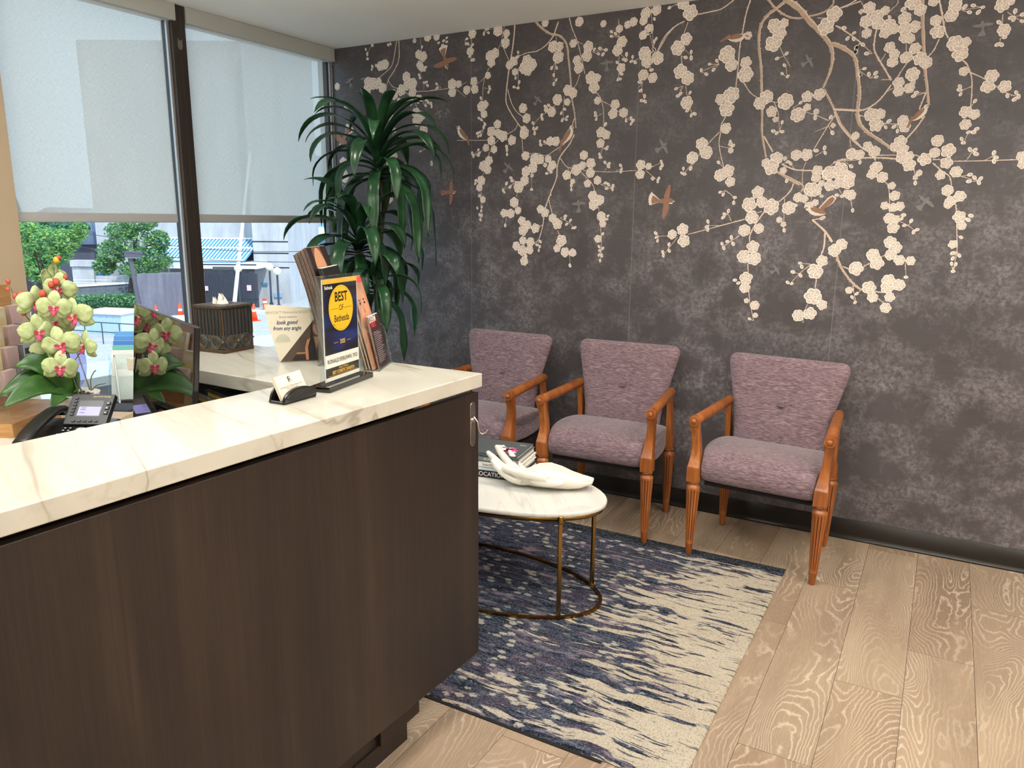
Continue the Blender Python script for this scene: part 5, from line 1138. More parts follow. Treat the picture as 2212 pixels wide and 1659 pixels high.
b.text('GRANDSTREAM', .0085, ink('#B9A77C'), Matrix.Translation((.098, .107, .0008)), bold=.01); b.build('screen', None, PH)
def key(M_, a, c, m_, glyph=None, prism=None):
    q_ = MB(); q_.M = M_
    if prism: q_.prism(prism, 0, a, m_)
    else: q_.box(a, c, m_)
    if glyph: x0, y0, x1, y1, z_ = glyph; q_.add([(x0, y0, z_), (x1, y0, z_), (x1, y1, z_), (x0, y1, z_)], [(0, 1, 2, 3)], m_kw)
    q_.build('key', None, PH)
for i in range(6): key(TK, (.010, .034 + i * .0125, 0), (.021, .041 + i * .0125, .003), m_key)
for i in range(3): key(TK, (.122, .040 + i * .018, 0), (.135, .051 + i * .018, .004), m_key, (.126, .043 + i * .018, .131, .047 + i * .018, .0043))
for i in range(5): key(TK, (.022 + i * .019, .010, 0), (.034 + i * .019, .016, .003), m_key)
TB2 = Matrix.Translation((0, -.005, .0690)) @ Matrix.Rotation(math.radians(17.5), 4, 'X')
for i in range(2):
    for j in range(2): key(TB2, (.010 + i * .017, -.022 - j * .014, 0), (.022 + i * .017, -.013 - j * .014, .0035), m_key, (.013 + i * .017, -.020 - j * .014, .019 + i * .017, -.016 - j * .014, .0038))
for i in range(2): key(TB2, (.004 + i * .022, -.062, 0), (.020 + i * .022, -.051, .0025), m_kw)
b = MB(); b.M = TB2
for j in range(4):
    a0 = PI / 2 * j + .12; pts = [(.069 + .0155 * math.cos(a0 + t), -.027 + .0155 * math.sin(a0 + t)) for t in [1.33 * i / 8 for i in range(9)]] + [(.069 + .0075 * math.cos(a0 + t), -.027 + .0075 * math.sin(a0 + t)) for t in [1.33 * (8 - i) / 8 for i in range(9)]]
    key(TB2, .003, None, m_kw, None, pts)
b.lathe([(.0001, .0), (.0055, 0), (.0055, .0035), (.0001, .0035)], m_kw, 16, M=Matrix.Translation((.069, -.027, 0))); b.build('key', None, PH)
for i in range(3): key(TB2, (.100 + i * .014, -.020, 0), (.110 + i * .014, -.013, .003), m_key)
for j in range(4):
    for i in range(3): key(TB2, (.045 + i * .024, -.075 - j * .015, 0), (.061 + i * .024, -.065 - j * .015, .003), m_key)
hs = smooth_path([(-.052, -.155, .060), (-.052, -.11, .084), (-.052, -.04, .108), (-.052, .03, .122), (-.052, .078, .120)], 5); n_ = len(hs); rings = []
for i, p in enumerate(hs):
    t = i / (n_ - 1); e = 1 if (t < .22 or t > .8) else 0; hw_ = .0265; th = .016 if not e else .026; top = p.z; lowr = p.z - th * 1.35
    rings.append([(p.x - hw_, p.y, lowr + .003), (p.x + hw_, p.y, lowr + .003), (p.x + hw_, p.y, top - .006), (p.x + hw_ * .6, p.y, top), (p.x - hw_ * .6, p.y, top), (p.x - hw_, p.y, top - .006)])
b = MB(); b.loft(rings); bevel(bmfix(b.build('handset', m_ph, PH)), .003, 2)

# orchid
def at(px, py, D): r = ray(px, py); return EYE + r * (D / FPX)
OD = .05
def ao(px, py, D): return at(px, py, D + OD)
def leaf_mat(name, c0, c1, rough=.35):
    m = mat(name, c1, rough, spec=.4); k = NT(m); o = k.coord('Object')
    n = k.noise(o, 14, 3, .5); k.link(k.ramp(n, [(.3, c0), (.7, c1)]), 'Base Color'); k.b.inputs['Subsurface Weight'].default_value = 0; return m
m_ol = leaf_mat('orchid_leaf_green', '#22401A', '#3C6426', .3); m_pet = mat('orchid_petal', '#C3CB94', .55); m_pet.node_tree.nodes['Principled BSDF'].inputs['Transmission Weight'].default_value = 0
kp = NT(m_pet); kp.link(kp.ramp(kp.noise(kp.coord('Object'), 55, 3, .5), [(.3, '#8F9D62'), (.7, '#B9C290')]), 'Base Color')
m_lipp = mat('orchid_column_pink', '#D88A94', .5); m_lip = mat('orchid_lip_magenta', '#B93D62', .5); m_yel = mat('orchid_yellow', '#D6A92C', .5); m_bud = mat('orchid_bud', '#B04A34', .45); m_stem = mat('orchid_stem', '#3F4A22', .5); m_stk = mat('black_stake', '#0E0D10', .5)
PC = on_z(168, 850, .888); OR = empty('potted_orchid', (PC.x, PC.y, WT), 0, 'pale green orchid with magenta lips in a white pot on inner worktop', 'plant')
def lo(p): return Vector(p) - Vector((PC.x, PC.y, WT))
pz = .888 - WT
b = MB(); b.lathe([(.001, 0), (.047, 0), (.050, .004), (.069, pz), (.072, pz + .004), (.068, pz + .004), (.064, pz - .012), (.001, pz - .012)], None, 40); b.build('pot', mat('white_ceramic_pot', '#E6E2DA', .3), OR)
b = MB()
for i in range(60):
    a, r = rnd.uniform(0, 6.28), rnd.uniform(0, .055); b.sphere((r * math.cos(a), r * math.sin(a), pz - .010 + rnd.uniform(0, .006)), (.010, .007, .005), None, 6, 4)
tag(b.build('potting_bark', mat('potting_bark_brown', '#4A3829', .9), OR), kind='stuff')
def strap(base, tip, width, droop, mtl, parent, name='leaf', fold=.25, bulge=.5, seg=14, side=None, arch=0.0):
    base = Vector(base); tip = Vector(tip); d_ = tip - base; s_ = Vector(side) if side else d_.cross(Vector((0, 0, 1))).normalized(); b = MB(); rows = []
    for i in range(seg + 1):
        t = i / seg; c = base + d_ * t + Vector((0, 0, arch * math.sin(PI * t) - droop * t * t)); w = width * (math.sin(PI * min(1, t * .9 + .1)) ** bulge) * (1 - max(0, t - .75) * 2.2) if bulge else width
        w = max(w, .0005) if t < 1 else .0004
        up = s_.cross(d_.normalized()); up = up if up.z > 0 else -up
        rows.append([c + s_ * w * k_ + up * abs(k_) * w * fold for k_ in (-1, -.5, 0, .5, 1)])
    vs = [tuple(p) for r in rows for p in r]; fs = [(i * 5 + j, i * 5 + j + 1, (i + 1) * 5 + j + 1, (i + 1) * 5 + j) for i in range(seg) for j in range(4)]
    b.add(vs, fs, None, True); o = b.build(name, mtl, parent); md = o.modifiers.new('thickness', 'SOLIDIFY'); md.thickness = .0016; md.offset = 0; return o
PT = Vector((PC.x, PC.y, .888))
for (px_, py_, D, w, dr, ar) in ((27, 781, 2.52, .046, .02, .06), (-4, 842, 2.50, .042, .02, .05), (4, 868, 2.42, .038, .02, .045), (108, 880, 2.52, .026, .0, .02), (150, 800, 2.72, .030, .01, .02)):
    tp = ao(px_, py_, D); dl = (tp - PT); sd = dl.cross(EYE - PT).normalized() * .8 + dl.cross(Vector((0, 0, 1))).normalized() * (.45 if dl.cross(EYE - PT).dot(dl.cross(Vector((0, 0, 1)))) > 0 else -.45); strap(lo(PT) + Vector((-.012, -.01, 0)), lo(tp), w * 1.02, dr, m_ol, OR, arch=ar, side=sd.normalized())
def orchid_flower(c, facing, size, roll):
    F = Vector(facing).normalized(); U = Vector((0, 0, 1)); S_ = U.cross(F).normalized(); U = F.cross(S_)
    Mx = Matrix((( S_.x, U.x, F.x, c.x), (S_.y, U.y, F.y, c.y), (S_.z, U.z, F.z, c.z), (0, 0, 0, 1))) @ Matrix.Rotation(roll, 4, 'Z')
    b = MB(); b.M = Mx
    def petal(ang, ln, wd, cup, z0):
        ca, sa = math.cos(ang), math.sin(ang)
        def f(u, v):
            t = u; w = wd * (math.sin(PI * min(1, t * .93 + .07)) ** .55) * (.35 + .65 * min(1, t * 2.2)); x = t * ln; y = (v * 2 - 1) * w; z = z0 + cup * math.sin(PI * t) * .5 - cup * .9 * t * t + .12 * wd * (1 - (2 * v - 1) ** 2) + .05 * wd * math.sin(9 * v + 4 * t)
            return (x * ca - y * sa, x * sa + y * ca, z)
        b.grid(f, 10, 8, None, True)
    s = size
    for a in (90, 215, 325): petal(math.radians(a), s * .56, s * .19, s * .10, -.002)
    for a in (8, 172): petal(math.radians(a), s * .55, s * .29, s * .14, .001)
    o = b.build('flower', m_pet, OR); md = o.modifiers.new('thickness', 'SOLIDIFY'); md.thickness = .0008
    l = MB(); l.M = Mx @ Matrix.Scale(1.3, 4)
    l.sphere((0, .02 * s, .09 * s), (.035 * s, .045 * s, .055 * s), m_lipp, 10, 8)
    for sx in (-1, 1):
        def lobe(u, v): r_ = .105 * s * math.sin(PI * min(1, u * .9 + .05)) ** .6; return (sx * (.02 * s + u * .10 * s), -.035 * s + (v - .5) * r_ * 1.1 + .045 * s * u, .07 * s + .075 * s * u * (1 - .5 * u) + .05 * s * abs(v - .5))
        l.grid(lobe, 6, 5, m_lip, True)
        l.tube(smooth_path([(.015 * s * sx, -.15 * s, .15 * s), (.05 * s * sx, -.20 * s, .19 * s), (.075 * s * sx, -.17 * s, .21 * s)], 3), .006 * s, m_lip, 6)
    def mid(u, v): w_ = .075 * s * math.sin(PI * min(1, u * .85 + .12)) ** .7; return ((v - .5) * 2 * w_, -.04 * s - u * .15 * s, .10 * s + .07 * s * u - .05 * s * (2 * v - 1) ** 2)
    l.grid(mid, 6, 5, m_lip, True)
    l.sphere((0, -.04 * s, .115 * s), (.028 * s, .024 * s, .025 * s), m_yel, 8, 6)
    l.build('lip', None, o); return c - F * .01
S1, S2 = [], []
toC = (EYE - PT).normalized(); toC.z = .0
flowers = [(75, 655, 2.58, .112, -35, 1), (117, 664, 2.56, .105, 5, 1), (128, 624, 2.60, .105, 20, 2), (114, 598, 2.66, .088, 150, 2), (163, 683, 2.60, .118, 35, 2), (81, 716, 2.55, .108, -20, 1), (118, 698, 2.62, .112, 15, 2), (132, 744, 2.56, .116, 10, 2), (104, 750, 2.60, .108, -30, 1), (184, 747, 2.60, .100, 60, 2), (130, 793, 2.55, .104, 0, 1), (140, 650, 2.70, .10, 120, 2)]
fpos = {1: [], 2: []}
for px_, py_, D, s, yaw, st_ in flowers:
    c = lo(ao(px_, py_, D)); f = Matrix.Rotation(math.radians(-yaw), 3, 'Z') @ (toC + Vector((0, 0, -.05))); q = orchid_flower(c, f, s, math.radians(rnd.uniform(-14, 14))); fpos[st_].append(q)
root = lo(PT)
stA = [root + Vector((.01, 0, -.01)), lo(ao(150, 790, 2.66)), lo(ao(138, 735, 2.68)), lo(ao(122, 690, 2.68)), lo(ao(100, 655, 2.66)), lo(ao(95, 625, 2.64)), lo(ao(112, 605, 2.62)), lo(ao(141, 600, 2.60))]
stB = [root + Vector((.015, .01, -.01)), lo(ao(158, 800, 2.68)), lo(ao(143, 745, 2.7)), lo(ao(128, 690, 2.72)), lo(ao(112, 640, 2.72)), lo(ao(103, 590, 2.7)), lo(ao(108, 572, 2.68)), lo(ao(122, 563, 2.66))]
stC = [lo(ao(122, 690, 2.68)), lo(ao(90, 700, 2.62)), lo(ao(62, 690, 2.58)), lo(ao(45, 660, 2.56)), lo(ao(30, 638, 2.55)), lo(ao(22, 618, 2.55)), lo(ao(19, 609, 2.55))]
for pts, r in ((stA, .0030), (stB, .0030), (stC, .0020)):
    b = MB(); sp = smooth_path(pts, 5); b.tube(sp, [r * (1 - .45 * i / len(sp)) for i in range(len(sp))], None, 8)
    if pts is not stC:
        for q in fpos[1 if pts is stA else 2]:
            near = min(sp, key=lambda s_: (s_ - q).length); b.tube([near, (near + q) / 2 + Vector((0, 0, .006)), q], .0014, None, 6)
    b.build('stem', m_stem, OR)
for px_, py_, D, r, mm in ((18, 608, 2.55, .0085, m_bud), (17, 625, 2.55, .0075, m_bud), (33, 639, 2.55, .010, m_bud), (46, 637, 2.55, .012, m_bud), (51, 674, 2.57, .012, m_bud), (92, 635, 2.56, .014, m_bud), (111, 615, 2.58, .012, m_bud), (121, 609, 2.58, .013, m_bud), (141, 599, 2.60, .009, m_bud), (122, 562, 2.66, .012, m_yel), (127, 557, 2.66, .009, m_bud)):
    b = MB(); c = lo(ao(px_, py_, D)); b.sphere(c, (r, r * .85, r * 1.1), None, 12, 8); b.build('bud', mm, OR)
for a_, b_ in (((75, 541, 2.68), (150, 800, 2.68)), ((83, 545, 2.66), (160, 845, 2.66)), ((97, 640, 2.66), (120, 845, 2.66))):
    b = MB(); p1 = lo(ao(*b_)); p1.z = pz - .012; b.tube([lo(ao(*a_)), p1], .0028, None, 8); b.build('stake', m_stk, OR)
for px_, py_ in ((95, 583), (138, 717), (160, 792)):
    b = MB(); c = lo(ao(px_, py_, 2.66)); b.tube([c + Vector((-.012, 0, .002)), c + Vector((.012, 0, -.002))], .004, None, 6); b.sphere(c, .008, None, 8, 6); b.build('clip', m_stk, OR)
for e_ in (((190, 800), (178, 745)), ((207, 802), (214, 828))):
    pass
b = MB(); b.tube(smooth_path([lo(ao(197, 843, 2.62)), lo(ao(196, 820, 2.60)), lo(ao(202, 805, 2.6)), lo(ao(207, 800, 2.6))], 4), .0022, None, 6); b.tube(smooth_path([lo(ao(199, 842, 2.62)), lo(ao(210, 832, 2.6)), lo(ao(228, 828, 2.6))], 4), .0022, None, 6); b.tube(smooth_path([lo(ao(194, 842, 2.62)), lo(ao(180, 800, 2.6)), lo(ao(164, 755, 2.6))], 4), .0022, None, 6); b.build('air_root', mat('grey_green_root', '#6A6A58', .7), OR)

# acrylic pieces and brochures by the window
def window_holder(pxl, pxr, pyb, H, label, cols, rz):
    q = on_z((pxl + pxr) / 2, pyb, WT); R = holder('brochure_holder', Vector((q.x - .05, q.y - .03, WT)), rz, .11, .045, H * .8, 12, label, H * .35)
    return R
A = on_z(236, 866, WT)
h3 = holder('brochure_holder', Vector((A.x, A.y, WT)), math.radians(38), .125, .06, .19, 12, 'clear brochure holder with blue leaflets beside the window, right of orchid', .10)
def art_blue(c, c2, t): 
    def f(b): flat(b, [(0, 0), (1, 0), (1, 1), (0, 1)], -.01, ink(c)); flat(b, [(.1, .62), (.9, .62), (.9, .92), (.1, .92)], -.02, ink(c2)); b.text(t, .1, ink('#DDE8F0'), TX(.5, -.03, .78), sx=1.4)
    return f
for i, (c, c2, t) in enumerate((('#E2E6E2', '#C7D6CE', 'YOUR'), ('#5FA9A0', '#3F8F96', ''), ('#2F6FB4', '#3F86C8', 'Botox'), ('#3C7FC2', '#2A61A0', ''), ('#4F92CF', '#2F6FB4', ''))):
    leaflet(h3, 'leaflet', .008, .105, .006 + .010 * i, .004, .004, .20 + .018 * i, 12, .012, ['white leaflet at the front of the blue leaflet holder by window', 'teal leaflet behind the white one in the holder by window', 'blue leaflet with white heading in the holder by window', 'mid blue leaflet near the back of the holder by window', 'tallest blue leaflet at the back of the holder by window'][i], 'leaflets in the holder by the window', art_blue(c, c2, t), c, 'leaflet')
A = on_z(262, 878, WT); cv = empty('acrylic_display', (A.x - .02, A.y + .005, WT), math.radians(150), 'curved clear acrylic display piece etched with white marks by window', 'display')
b = MB(); arc = [(0, 0), (.115, 0), (.118, .19)] + [(.118 * math.cos(t) ** .8, .19 * math.sin(t) ** .9 if t < 1.5 else .19) for t in []] + [(.095, .178), (.07, .155), (.045, .122), (.022, .08), (.006, .035)]
b.prism([(x, z) for x, z in arc], 0, .008, M=RX); bmfix(b.build('clear_body', m_acr_edge, cv))
b = MB(); b.tube([(x, -.004, z) for x, z in arc] + [(0, -.004, 0)], .0022, None, 6); b.build('polished_edge', mat('frosted_edge', '#DDE6EA', .3), cv)
A = on_z(165, 858, WT); ov = empty('acrylic_award', (A.x - .08, A.y + .05, WT), math.radians(20), 'oval violet tinted acrylic award behind the orchid pot', 'award')
b = MB(); b.prism([(.065 * math.cos(2 * PI * i / 40), .14 + .12 * math.sin(2 * PI * i / 40)) for i in range(40)], 0, .015, M=RX); bmfix(b.build('oval_body', thin_clear('violet_acrylic', (.72, .70, .92, 1), 1.45, .1), ov)); b = MB(); b.box((-.05, -.035, 0), (.05, .02, .022)); bevel(b.build('base', m_acr_edge, ov), .002)
# small things between the phone and monitor
A = on_z(242, 884, WT); b = MB(); b.box((-.10, -.06, 0), (.10, .06, .012)); tag(bevel(b.build('desk_pad', mat('dark_grey_fabric_pad', '#3B3F4A', .9), loc=(A.x, A.y, WT), rot=(0, 0, .5)), .003), 'small dark grey fabric pad behind the monitor edge on worktop', 'pad')
A = on_z(238, 915, WT); b = MB(); b.box((-.07, -.045, 0), (.07, .045, .035)); tag(bevel(b.build('paper_box', mat('beige_paper_box', '#C2AE92', .7), loc=(A.x, A.y, WT), rot=(0, 0, .45)), .002), 'low beige box on the worktop between phone and monitor', 'box')

# card rack with its cards
m_oak = mat('light_oak_rack', '#B98A58', .5); kk_ = NT(m_oak); kk_.link(kk_.ramp(kk_.noise(kk_.coord('Object', scale=(4, 4, 50)), 3, 3, .6), [(.3, '#A87643'), (.7, '#C79A66')]), 'Base Color')
RB = on_z(30, 946, WT); rz = math.radians(118); rk = empty('card_rack', (RB.x, RB.y, WT), rz, 'tiered oak and clear acrylic card rack left of the orchid', 'rack')
Mi = (Matrix.Translation((RB.x, RB.y, WT)) @ Matrix.Rotation(rz, 4, 'Z')).inverted()
b = MB(); b.box((0, 0, 0), (.37, .24, .05)); bevel(b.build('base_tray', m_oak, rk), .002)
b = MB(); b.box((0, .205, .05), (.37, .222, .50)); b.build('back_panel', m_oak, rk)
tiers = [(.012, .145), (.058, .210), (.104, .275), (.150, .340)]
for x in (.0, .366): b = MB(); b.prism([(x_, z_) for x_, z_ in ((.004, .05), (.204, .05), (.204, .42), (.15, .40), (.0, .20))], x, x + .004, M=Matrix(((0, 0, 1, 0), (1, 0, 0, 0), (0, 1, 0, 0), (0, 0, 0, 1)))); bmfix(b.build('side_pane', m_acr, rk))
b = MB(); b.cyl((.0, .05, .12), (-.009, .05, .12), .008, None, 16); b.build('screw_cap', m_chrome, rk)
for k_, (y0_, z) in enumerate(tiers):
    b = MB(); b.box((.005, y0_ - .004, z), (.365, y0_ + .042, z + .003)); b.box((.005, y0_ - .006, z), (.365, y0_ - .004, z + .018)); b.build('shelf', m_acr_edge, rk)
cc = [('#CFAFAC', '#8A6A62', 'pink'), ('#B9C6B8', '#8FA08F', 'pale green'), ('#DDD9D2', '#6E4A38', 'white'), ('#CDB987', '#CFC8B8', 'yellow'), ('#9A8CA4', '#5A4A60', 'purple'), ('#AEB8C2', '#3A3A44', 'grey blue'), ('#BB9A94', '#7A3F3A', 'rose'), ('#A9BBAE', '#56705E', 'sage')]
tn = ['lowest', 'second', 'third', 'top']
for k_, (y0_, z) in enumerate(tiers):
    for i in range(4):
        c0, c1, nm = cc[(k_ * 3 + i * 5) % 8]; th = .022 + .008 * ((i + k_) % 3); S = empty('card_stack', (0, 0, 0), rz, '%s card stack on the %s tier of oak rack, %s' % (nm, tn[k_], ['nearest the camera', 'second from the near end', 'third from the near end', 'at the far end'][i]), 'card stack', 'card stacks in the oak rack')
        lp = Vector((.010 + i * .09, y0_, z + .0033)); S.location = (Mi.inverted() @ lp)
        b = MB(); b.box((0, 0, 0), (.062, th, .082), mat('card_edges_' + c1, c1, .7)); b.box((-.0003, -.0006, -.0), (.0623, 0.0004, .0823), mat('card_front_' + c0, c0, .5))
        b.add([(.008, -.0008, .046), (.054, -.0008, .046), (.054, -.0008, .068), (.008, -.0008, .068)], [(0, 1, 2, 3)], mat('card_panel_' + c1, c1, .6)) if (i + k_) % 2 else None
        for j in range(int(th / .005)): b.box((-.0005, j * .005 + .004, 0), (.0625, j * .005 + .0045, .0825), m_paper)
        b.build('cards', None, S)
# ================================================================== TALL PLANT IN THE CORNER
m_dl = leaf_mat('dracaena_leaf_green', '#153020', '#28502F', .28); m_dl2 = leaf_mat('dracaena_leaf_dark', '#11281B', '#1F4028', .3); m_dl3 = leaf_mat('dracaena_leaf_light', '#3C6B2A', '#5C8A34', .35)
m_cane = mat('plant_cane', '#3E3826', .7)
PLB = Vector((-2.72, 3.27, .0095)); DR = empty('tall_dracaena_plant', PLB, 0, 'tall dark green strap-leaved plant in the corner beside the flowered wall', 'plant')
b = MB(); b.lathe([(.001, 0), (.13, 0), (.135, .01), (.165, .28), (.172, .29), (.168, .30), (.155, .295), (.152, .26), (.001, .26)], None, 40); b.build('pot', mat('dark_bronze_pot', '#2B2622', .4, metal=.3), DR)
b = MB(); b.lathe([(.001, .262), (.151, .262), (.151, .268), (.001, .272)], None, 32); b.build('soil', mat('potting_soil', '#1E1712', .95), DR)
rl = random.Random(21)
def pl(px, py, D): return at(px, py, D) - PLB
canes = [([Vector((.02, .02, .26)), Vector((.03, .03, .8)), pl(822, 560, 4.08), pl(828, 440, 4.05), pl(818, 372, 4.02), pl(812, 322, 4.0)], .0105),
         ([Vector((-.04, -.02, .26)), Vector((-.05, -.03, .8)), pl(772, 600, 3.98), pl(775, 540, 3.96), pl(776, 505, 3.95)], .011),
         ([Vector((.0, -.05, .26)), Vector((.04, -.05, .7)), pl(812, 640, 3.9), pl(806, 590, 3.9)], .010)]
for pts, r in canes:
    sp = smooth_path(pts, 6); b = MB(); b.tube(sp, [r * (1 + .06 * math.sin(i * 2.1)) for i in range(len(sp))], None, 12); b.build('cane', m_cane, DR)
def arch_leaf(base, az, el, length, width, gravity, mtl, twist=0.0):
    """strap leaf: starts at elevation el, bends down under gravity"""
    p = Vector(base); e = el; seg = 16; ds = length / seg; rows = []; h = Vector((math.cos(az), math.sin(az), 0)); side0 = Vector((-math.sin(az), math.cos(az), 0))
    for i in range(seg + 1):
        t = i / seg; d_ = h * math.cos(e) + Vector((0, 0, math.sin(e))); up = side0.cross(d_); up = up if up.dot(Vector((0, 0, 1))) * math.cos(e) >= 0 else -up
        w = width * (.42 + .58 * math.sin(PI * min(1, .10 + t * .62))) * (1 if t < .72 else max(.03, 1 - ((t - .72) / .28) ** 1.6))
        s_ = (Matrix.Rotation(twist * t, 3, d_) @ side0); u_ = s_.cross(d_); wav = .10 * math.sin(t * 14 + az * 3)
        rows.append([p + s_ * w * k_ + u_ * (-abs(k_) * w * .30 + wav * k_ * w) for k_ in (-1, -.5, 0, .5, 1)])
        p = p + d_ * ds; e = max(e - gravity * (.35 + 1.3 * t) / seg, -1.50)
        if p.y + PLB.y > WALLY - .03: p.y = WALLY - .03 - PLB.y
        if p.x + PLB.x < WINX + .05: p.x = WINX + .05 - PLB.x
    b = MB(); vs = [tuple(q) for r in rows for q in r]; b.add(vs, [(i * 5 + j, i * 5 + j + 1, (i + 1) * 5 + j + 1, (i + 1) * 5 + j) for i in range(seg) for j in range(4)], None, True)
    o = b.build('leaf', mtl, DR); md = o.modifiers.new('thickness', 'SOLIDIFY'); md.thickness = .0015; md.offset = 0
def crown(c, axis_pts, n, lmin, lmax, els, wid, grav):
    for i in range(n):
        k = i / n; base = Vector(axis_pts[0]).lerp(Vector(axis_pts[1]), k); az = i * 2.399 + rl.uniform(-.25, .25)
        el = math.radians(lerp(els[0], els[1], k) + rl.uniform(-8, 8)); L_ = rl.uniform(lmin, lmax) * (1 - .18 * k)
        arch_leaf(base, az, el, L_, wid * rl.uniform(.8, 1.15), lerp(grav[0], grav[1], k) * rl.uniform(.9, 1.15), rl.choice((m_dl, m_dl, m_dl2)), rl.uniform(-.5, .5))
crown(0, (pl(824, 392, 4.03), pl(812, 316, 4.0)), 46, .46, .66, (-5, 80), .031, (4.2, 1.3))
crown(0, (pl(774, 560, 3.97), pl(777, 500, 3.95)), 34, .40, .56, (-5, 80), .033, (4.4, 1.5))
crown(0, (pl(812, 640, 3.9), pl(806, 588, 3.9)), 14, .34, .46, (-10, 60), .033, (4.2, 3.0))
for px_, py_, az, el, L_ in ((806, 318, 2.6, 62, .50), (806, 316, 3.3, 50, .58), (812, 316, .3, 40, .50), (776, 500, 2.9, 45, .30)):
    arch_leaf(pl(px_, py_, 4.0), az, math.radians(el), L_, .024, 2.4, m_dl3 if L_ < .4 else m_dl, .3)
# ================================================================== OUTSIDE THE WINDOWS (street level is 3.1 m below this floor)
GZ = -3.1
def og(px, py): return on_z(px, py, GZ)
def conc(name, c0, c1, sc=.35, st=True):
    m = mat(name, c0, .85); k = NT(m); o = k.coord('Object')
    n = k.noise(k.mapping(o, (sc * 2.5, sc * 2.5, sc * (.5 if st else 2))), 2.0, 5, .65); n2 = k.noise(o, 3.0, 4, .7)
    c = k.ramp(n, [(.32, c1), (.62, c0)]); k.link(k.mix(k.math('MULTIPLY', k.ramp(n2, [(.4, 1.0), (.62, 0.0)]), .25), c, c1), 'Base Color'); return m
m_conc = conc('sunlit_concrete', '#B9B8BC', '#9C9BA0'); m_conc_d = conc('stained_retaining_concrete', '#8A8490', '#6B6672'); m_asph = conc('pale_asphalt', '#A3A3A6', '#8B8C90', .8, False); m_wht = mat('white_painted_metal', '#E2E4E4', .5)
m_stone = conc('grey_stone_wall', '#6F737C', '#555A64', 1.2, False); m_dkst = mat('dark_opening', '#23252E', .8); m_cyan = mat('skylight_glass', '#4A98C6', .15); m_blue = conc('pale_blue_cladding', '#8FB4D8', '#7AA2CC', .8, False)
RT = Vector((AX.x, AY.x, 0)).normalized(); FW = Vector((-RT.y, RT.x, 0))
def frame(o, rz=0.0): return o
def face_rz(extra=0.0): return math.atan2(RT.y, RT.x) + math.radians(extra)
# ground
gnd = MB(); gnd.box((-120, -60, GZ - .3), (WINX - 1.2, 120, GZ)); tag(gnd.build('street_ground', m_asph), kind='structure')
def plane_quad(name, px0, px1, py_base, top_z, thick, m, label, cat, extra=0.0, D=None):
    """a wall standing on the ground, its foot at the two pixels"""
    a = og(px0, py_base[0]); c = og(px1, py_base[1]); d_ = c - a; L_ = d_.length; rz = math.atan2(d_.y, d_.x)
    R = empty(name, a, rz, label, cat); b = MB(); b.box((0, 0, 0), (L_, thick, top_z - GZ)); b.build('wall', m, R); return R, L_
# concrete civic building: long wall, tower pier, skylight canopy, gates
A_ = og(150, 648); rzb = face_rz(); bc = empty('concrete_building', A_, rzb, 'large grey concrete building across the street with sloped skylight', 'building')
bi = (Matrix.Translation(A_) @ Matrix.Rotation(rzb, 4, 'Z')).inverted(); DB = (A_ - EYE).dot(Vector((AX.z, AY.z, AZ.z)))
def bl(px, py, dep=0.0):
    """point of the facade seen at this pixel, in the building's frame, dep metres behind its face"""
    P0 = A_ + FW * dep; r = ray(px, py); t = (P0 - EYE).dot(FW) / r.dot(FW); return bi @ (EYE + r * t)
def bbox_px(b, pxl, pyt, pxr, pyb, dep0, dep1, m=None):
    p = bl(pxl, pyt, dep0); q = bl(pxr, pyb, dep0); b.box((p.x, dep0, q.z), (q.x, dep1, p.z), m)
b = MB(); p = bl(188, 480); q = bl(700, 480); b.box((p.x, .8, 0), (bl(556, 500).x, 8, 14)); b.build('facade', m_conc, bc)
b = MB(); p = bl(556, 500); q = bl(631, 500); b.box((p.x, -.9, 0), (q.x, 6, 15))
for yy in (522, 547, 578): z = bl(590, yy, -.9).z; b.box((p.x, -.915, z - .03), (q.x, -.9, z + .03), m_dkst)
b.mats = [m_conc, m_dkst]; b.mi = [0] * 6 + [1] * 18; b.build('tower_pier', None, bc)
b = MB(); p = bl(320, 517); q = bl(552, 519); lo_ = bl(292, 562, -2.6); hi_ = bl(525, 565, -2.6)
b.add([(p.x, .8, p.z), (q.x, .8, q.z), (hi_.x, -2.6, hi_.z), (lo_.x, -2.6, lo_.z), (p.x, .8, p.z - .12), (q.x, .8, q.z - .12), (hi_.x, -2.6, hi_.z - .12), (lo_.x, -2.6, lo_.z - .12)], [(0, 3, 2, 1), (4, 5, 6, 7), (0, 1, 5, 4), (1, 2, 6, 5), (2, 3, 7, 6), (3, 0, 4, 7)]); b.build('skylight', m_cyan, bc)
b = MB(); n = 30
for i in range(n + 1):
    t = i / n; T_ = Vector((lerp(p.x, q.x, t), .78, p.z + .03)); B_ = Vector((lerp(lo_.x, hi_.x, t), -2.62, lo_.z + .03)); b.tube([T_, B_], .035, None, 4, smooth=False)
for t in (0, .45, 1): b.tube([Vector((lerp(p.x, lo_.x, t), lerp(.78, -2.62, t), lerp(p.z, lo_.z, t) + .05)), Vector((lerp(q.x, hi_.x, t), lerp(.78, -2.62, t), lerp(q.z, hi_.z, t) + .05))], .06, None, 4, smooth=False)
b.build('skylight_bars', m_wht, bc)
b = MB(); f0 = bl(300, 566, -2.6); f1 = bl(557, 581, -2.6); b.box((f0.x, -2.7, f1.z), (f1.x, .8, f0.z)); b.build('canopy_fascia', m_wht, bc)
b = MB(); s0 = bl(459, 576, -2.75); s1 = bl(512, 583, -2.75); b.box((s0.x, -2.74, s1.z), (s1.x, -2.71, s0.z), mat('grey_sign_board', '#55585E', .6)); [b.box((s0.x + .25 + i * .105, -2.745, s1.z + .05), (s0.x + .25 + i * .105 + (.05 if i % 3 else .08), -2.74, s1.z + .11)) for i in range(9) if i != 4]; b.build('sign_board', None, bc)
b = MB()
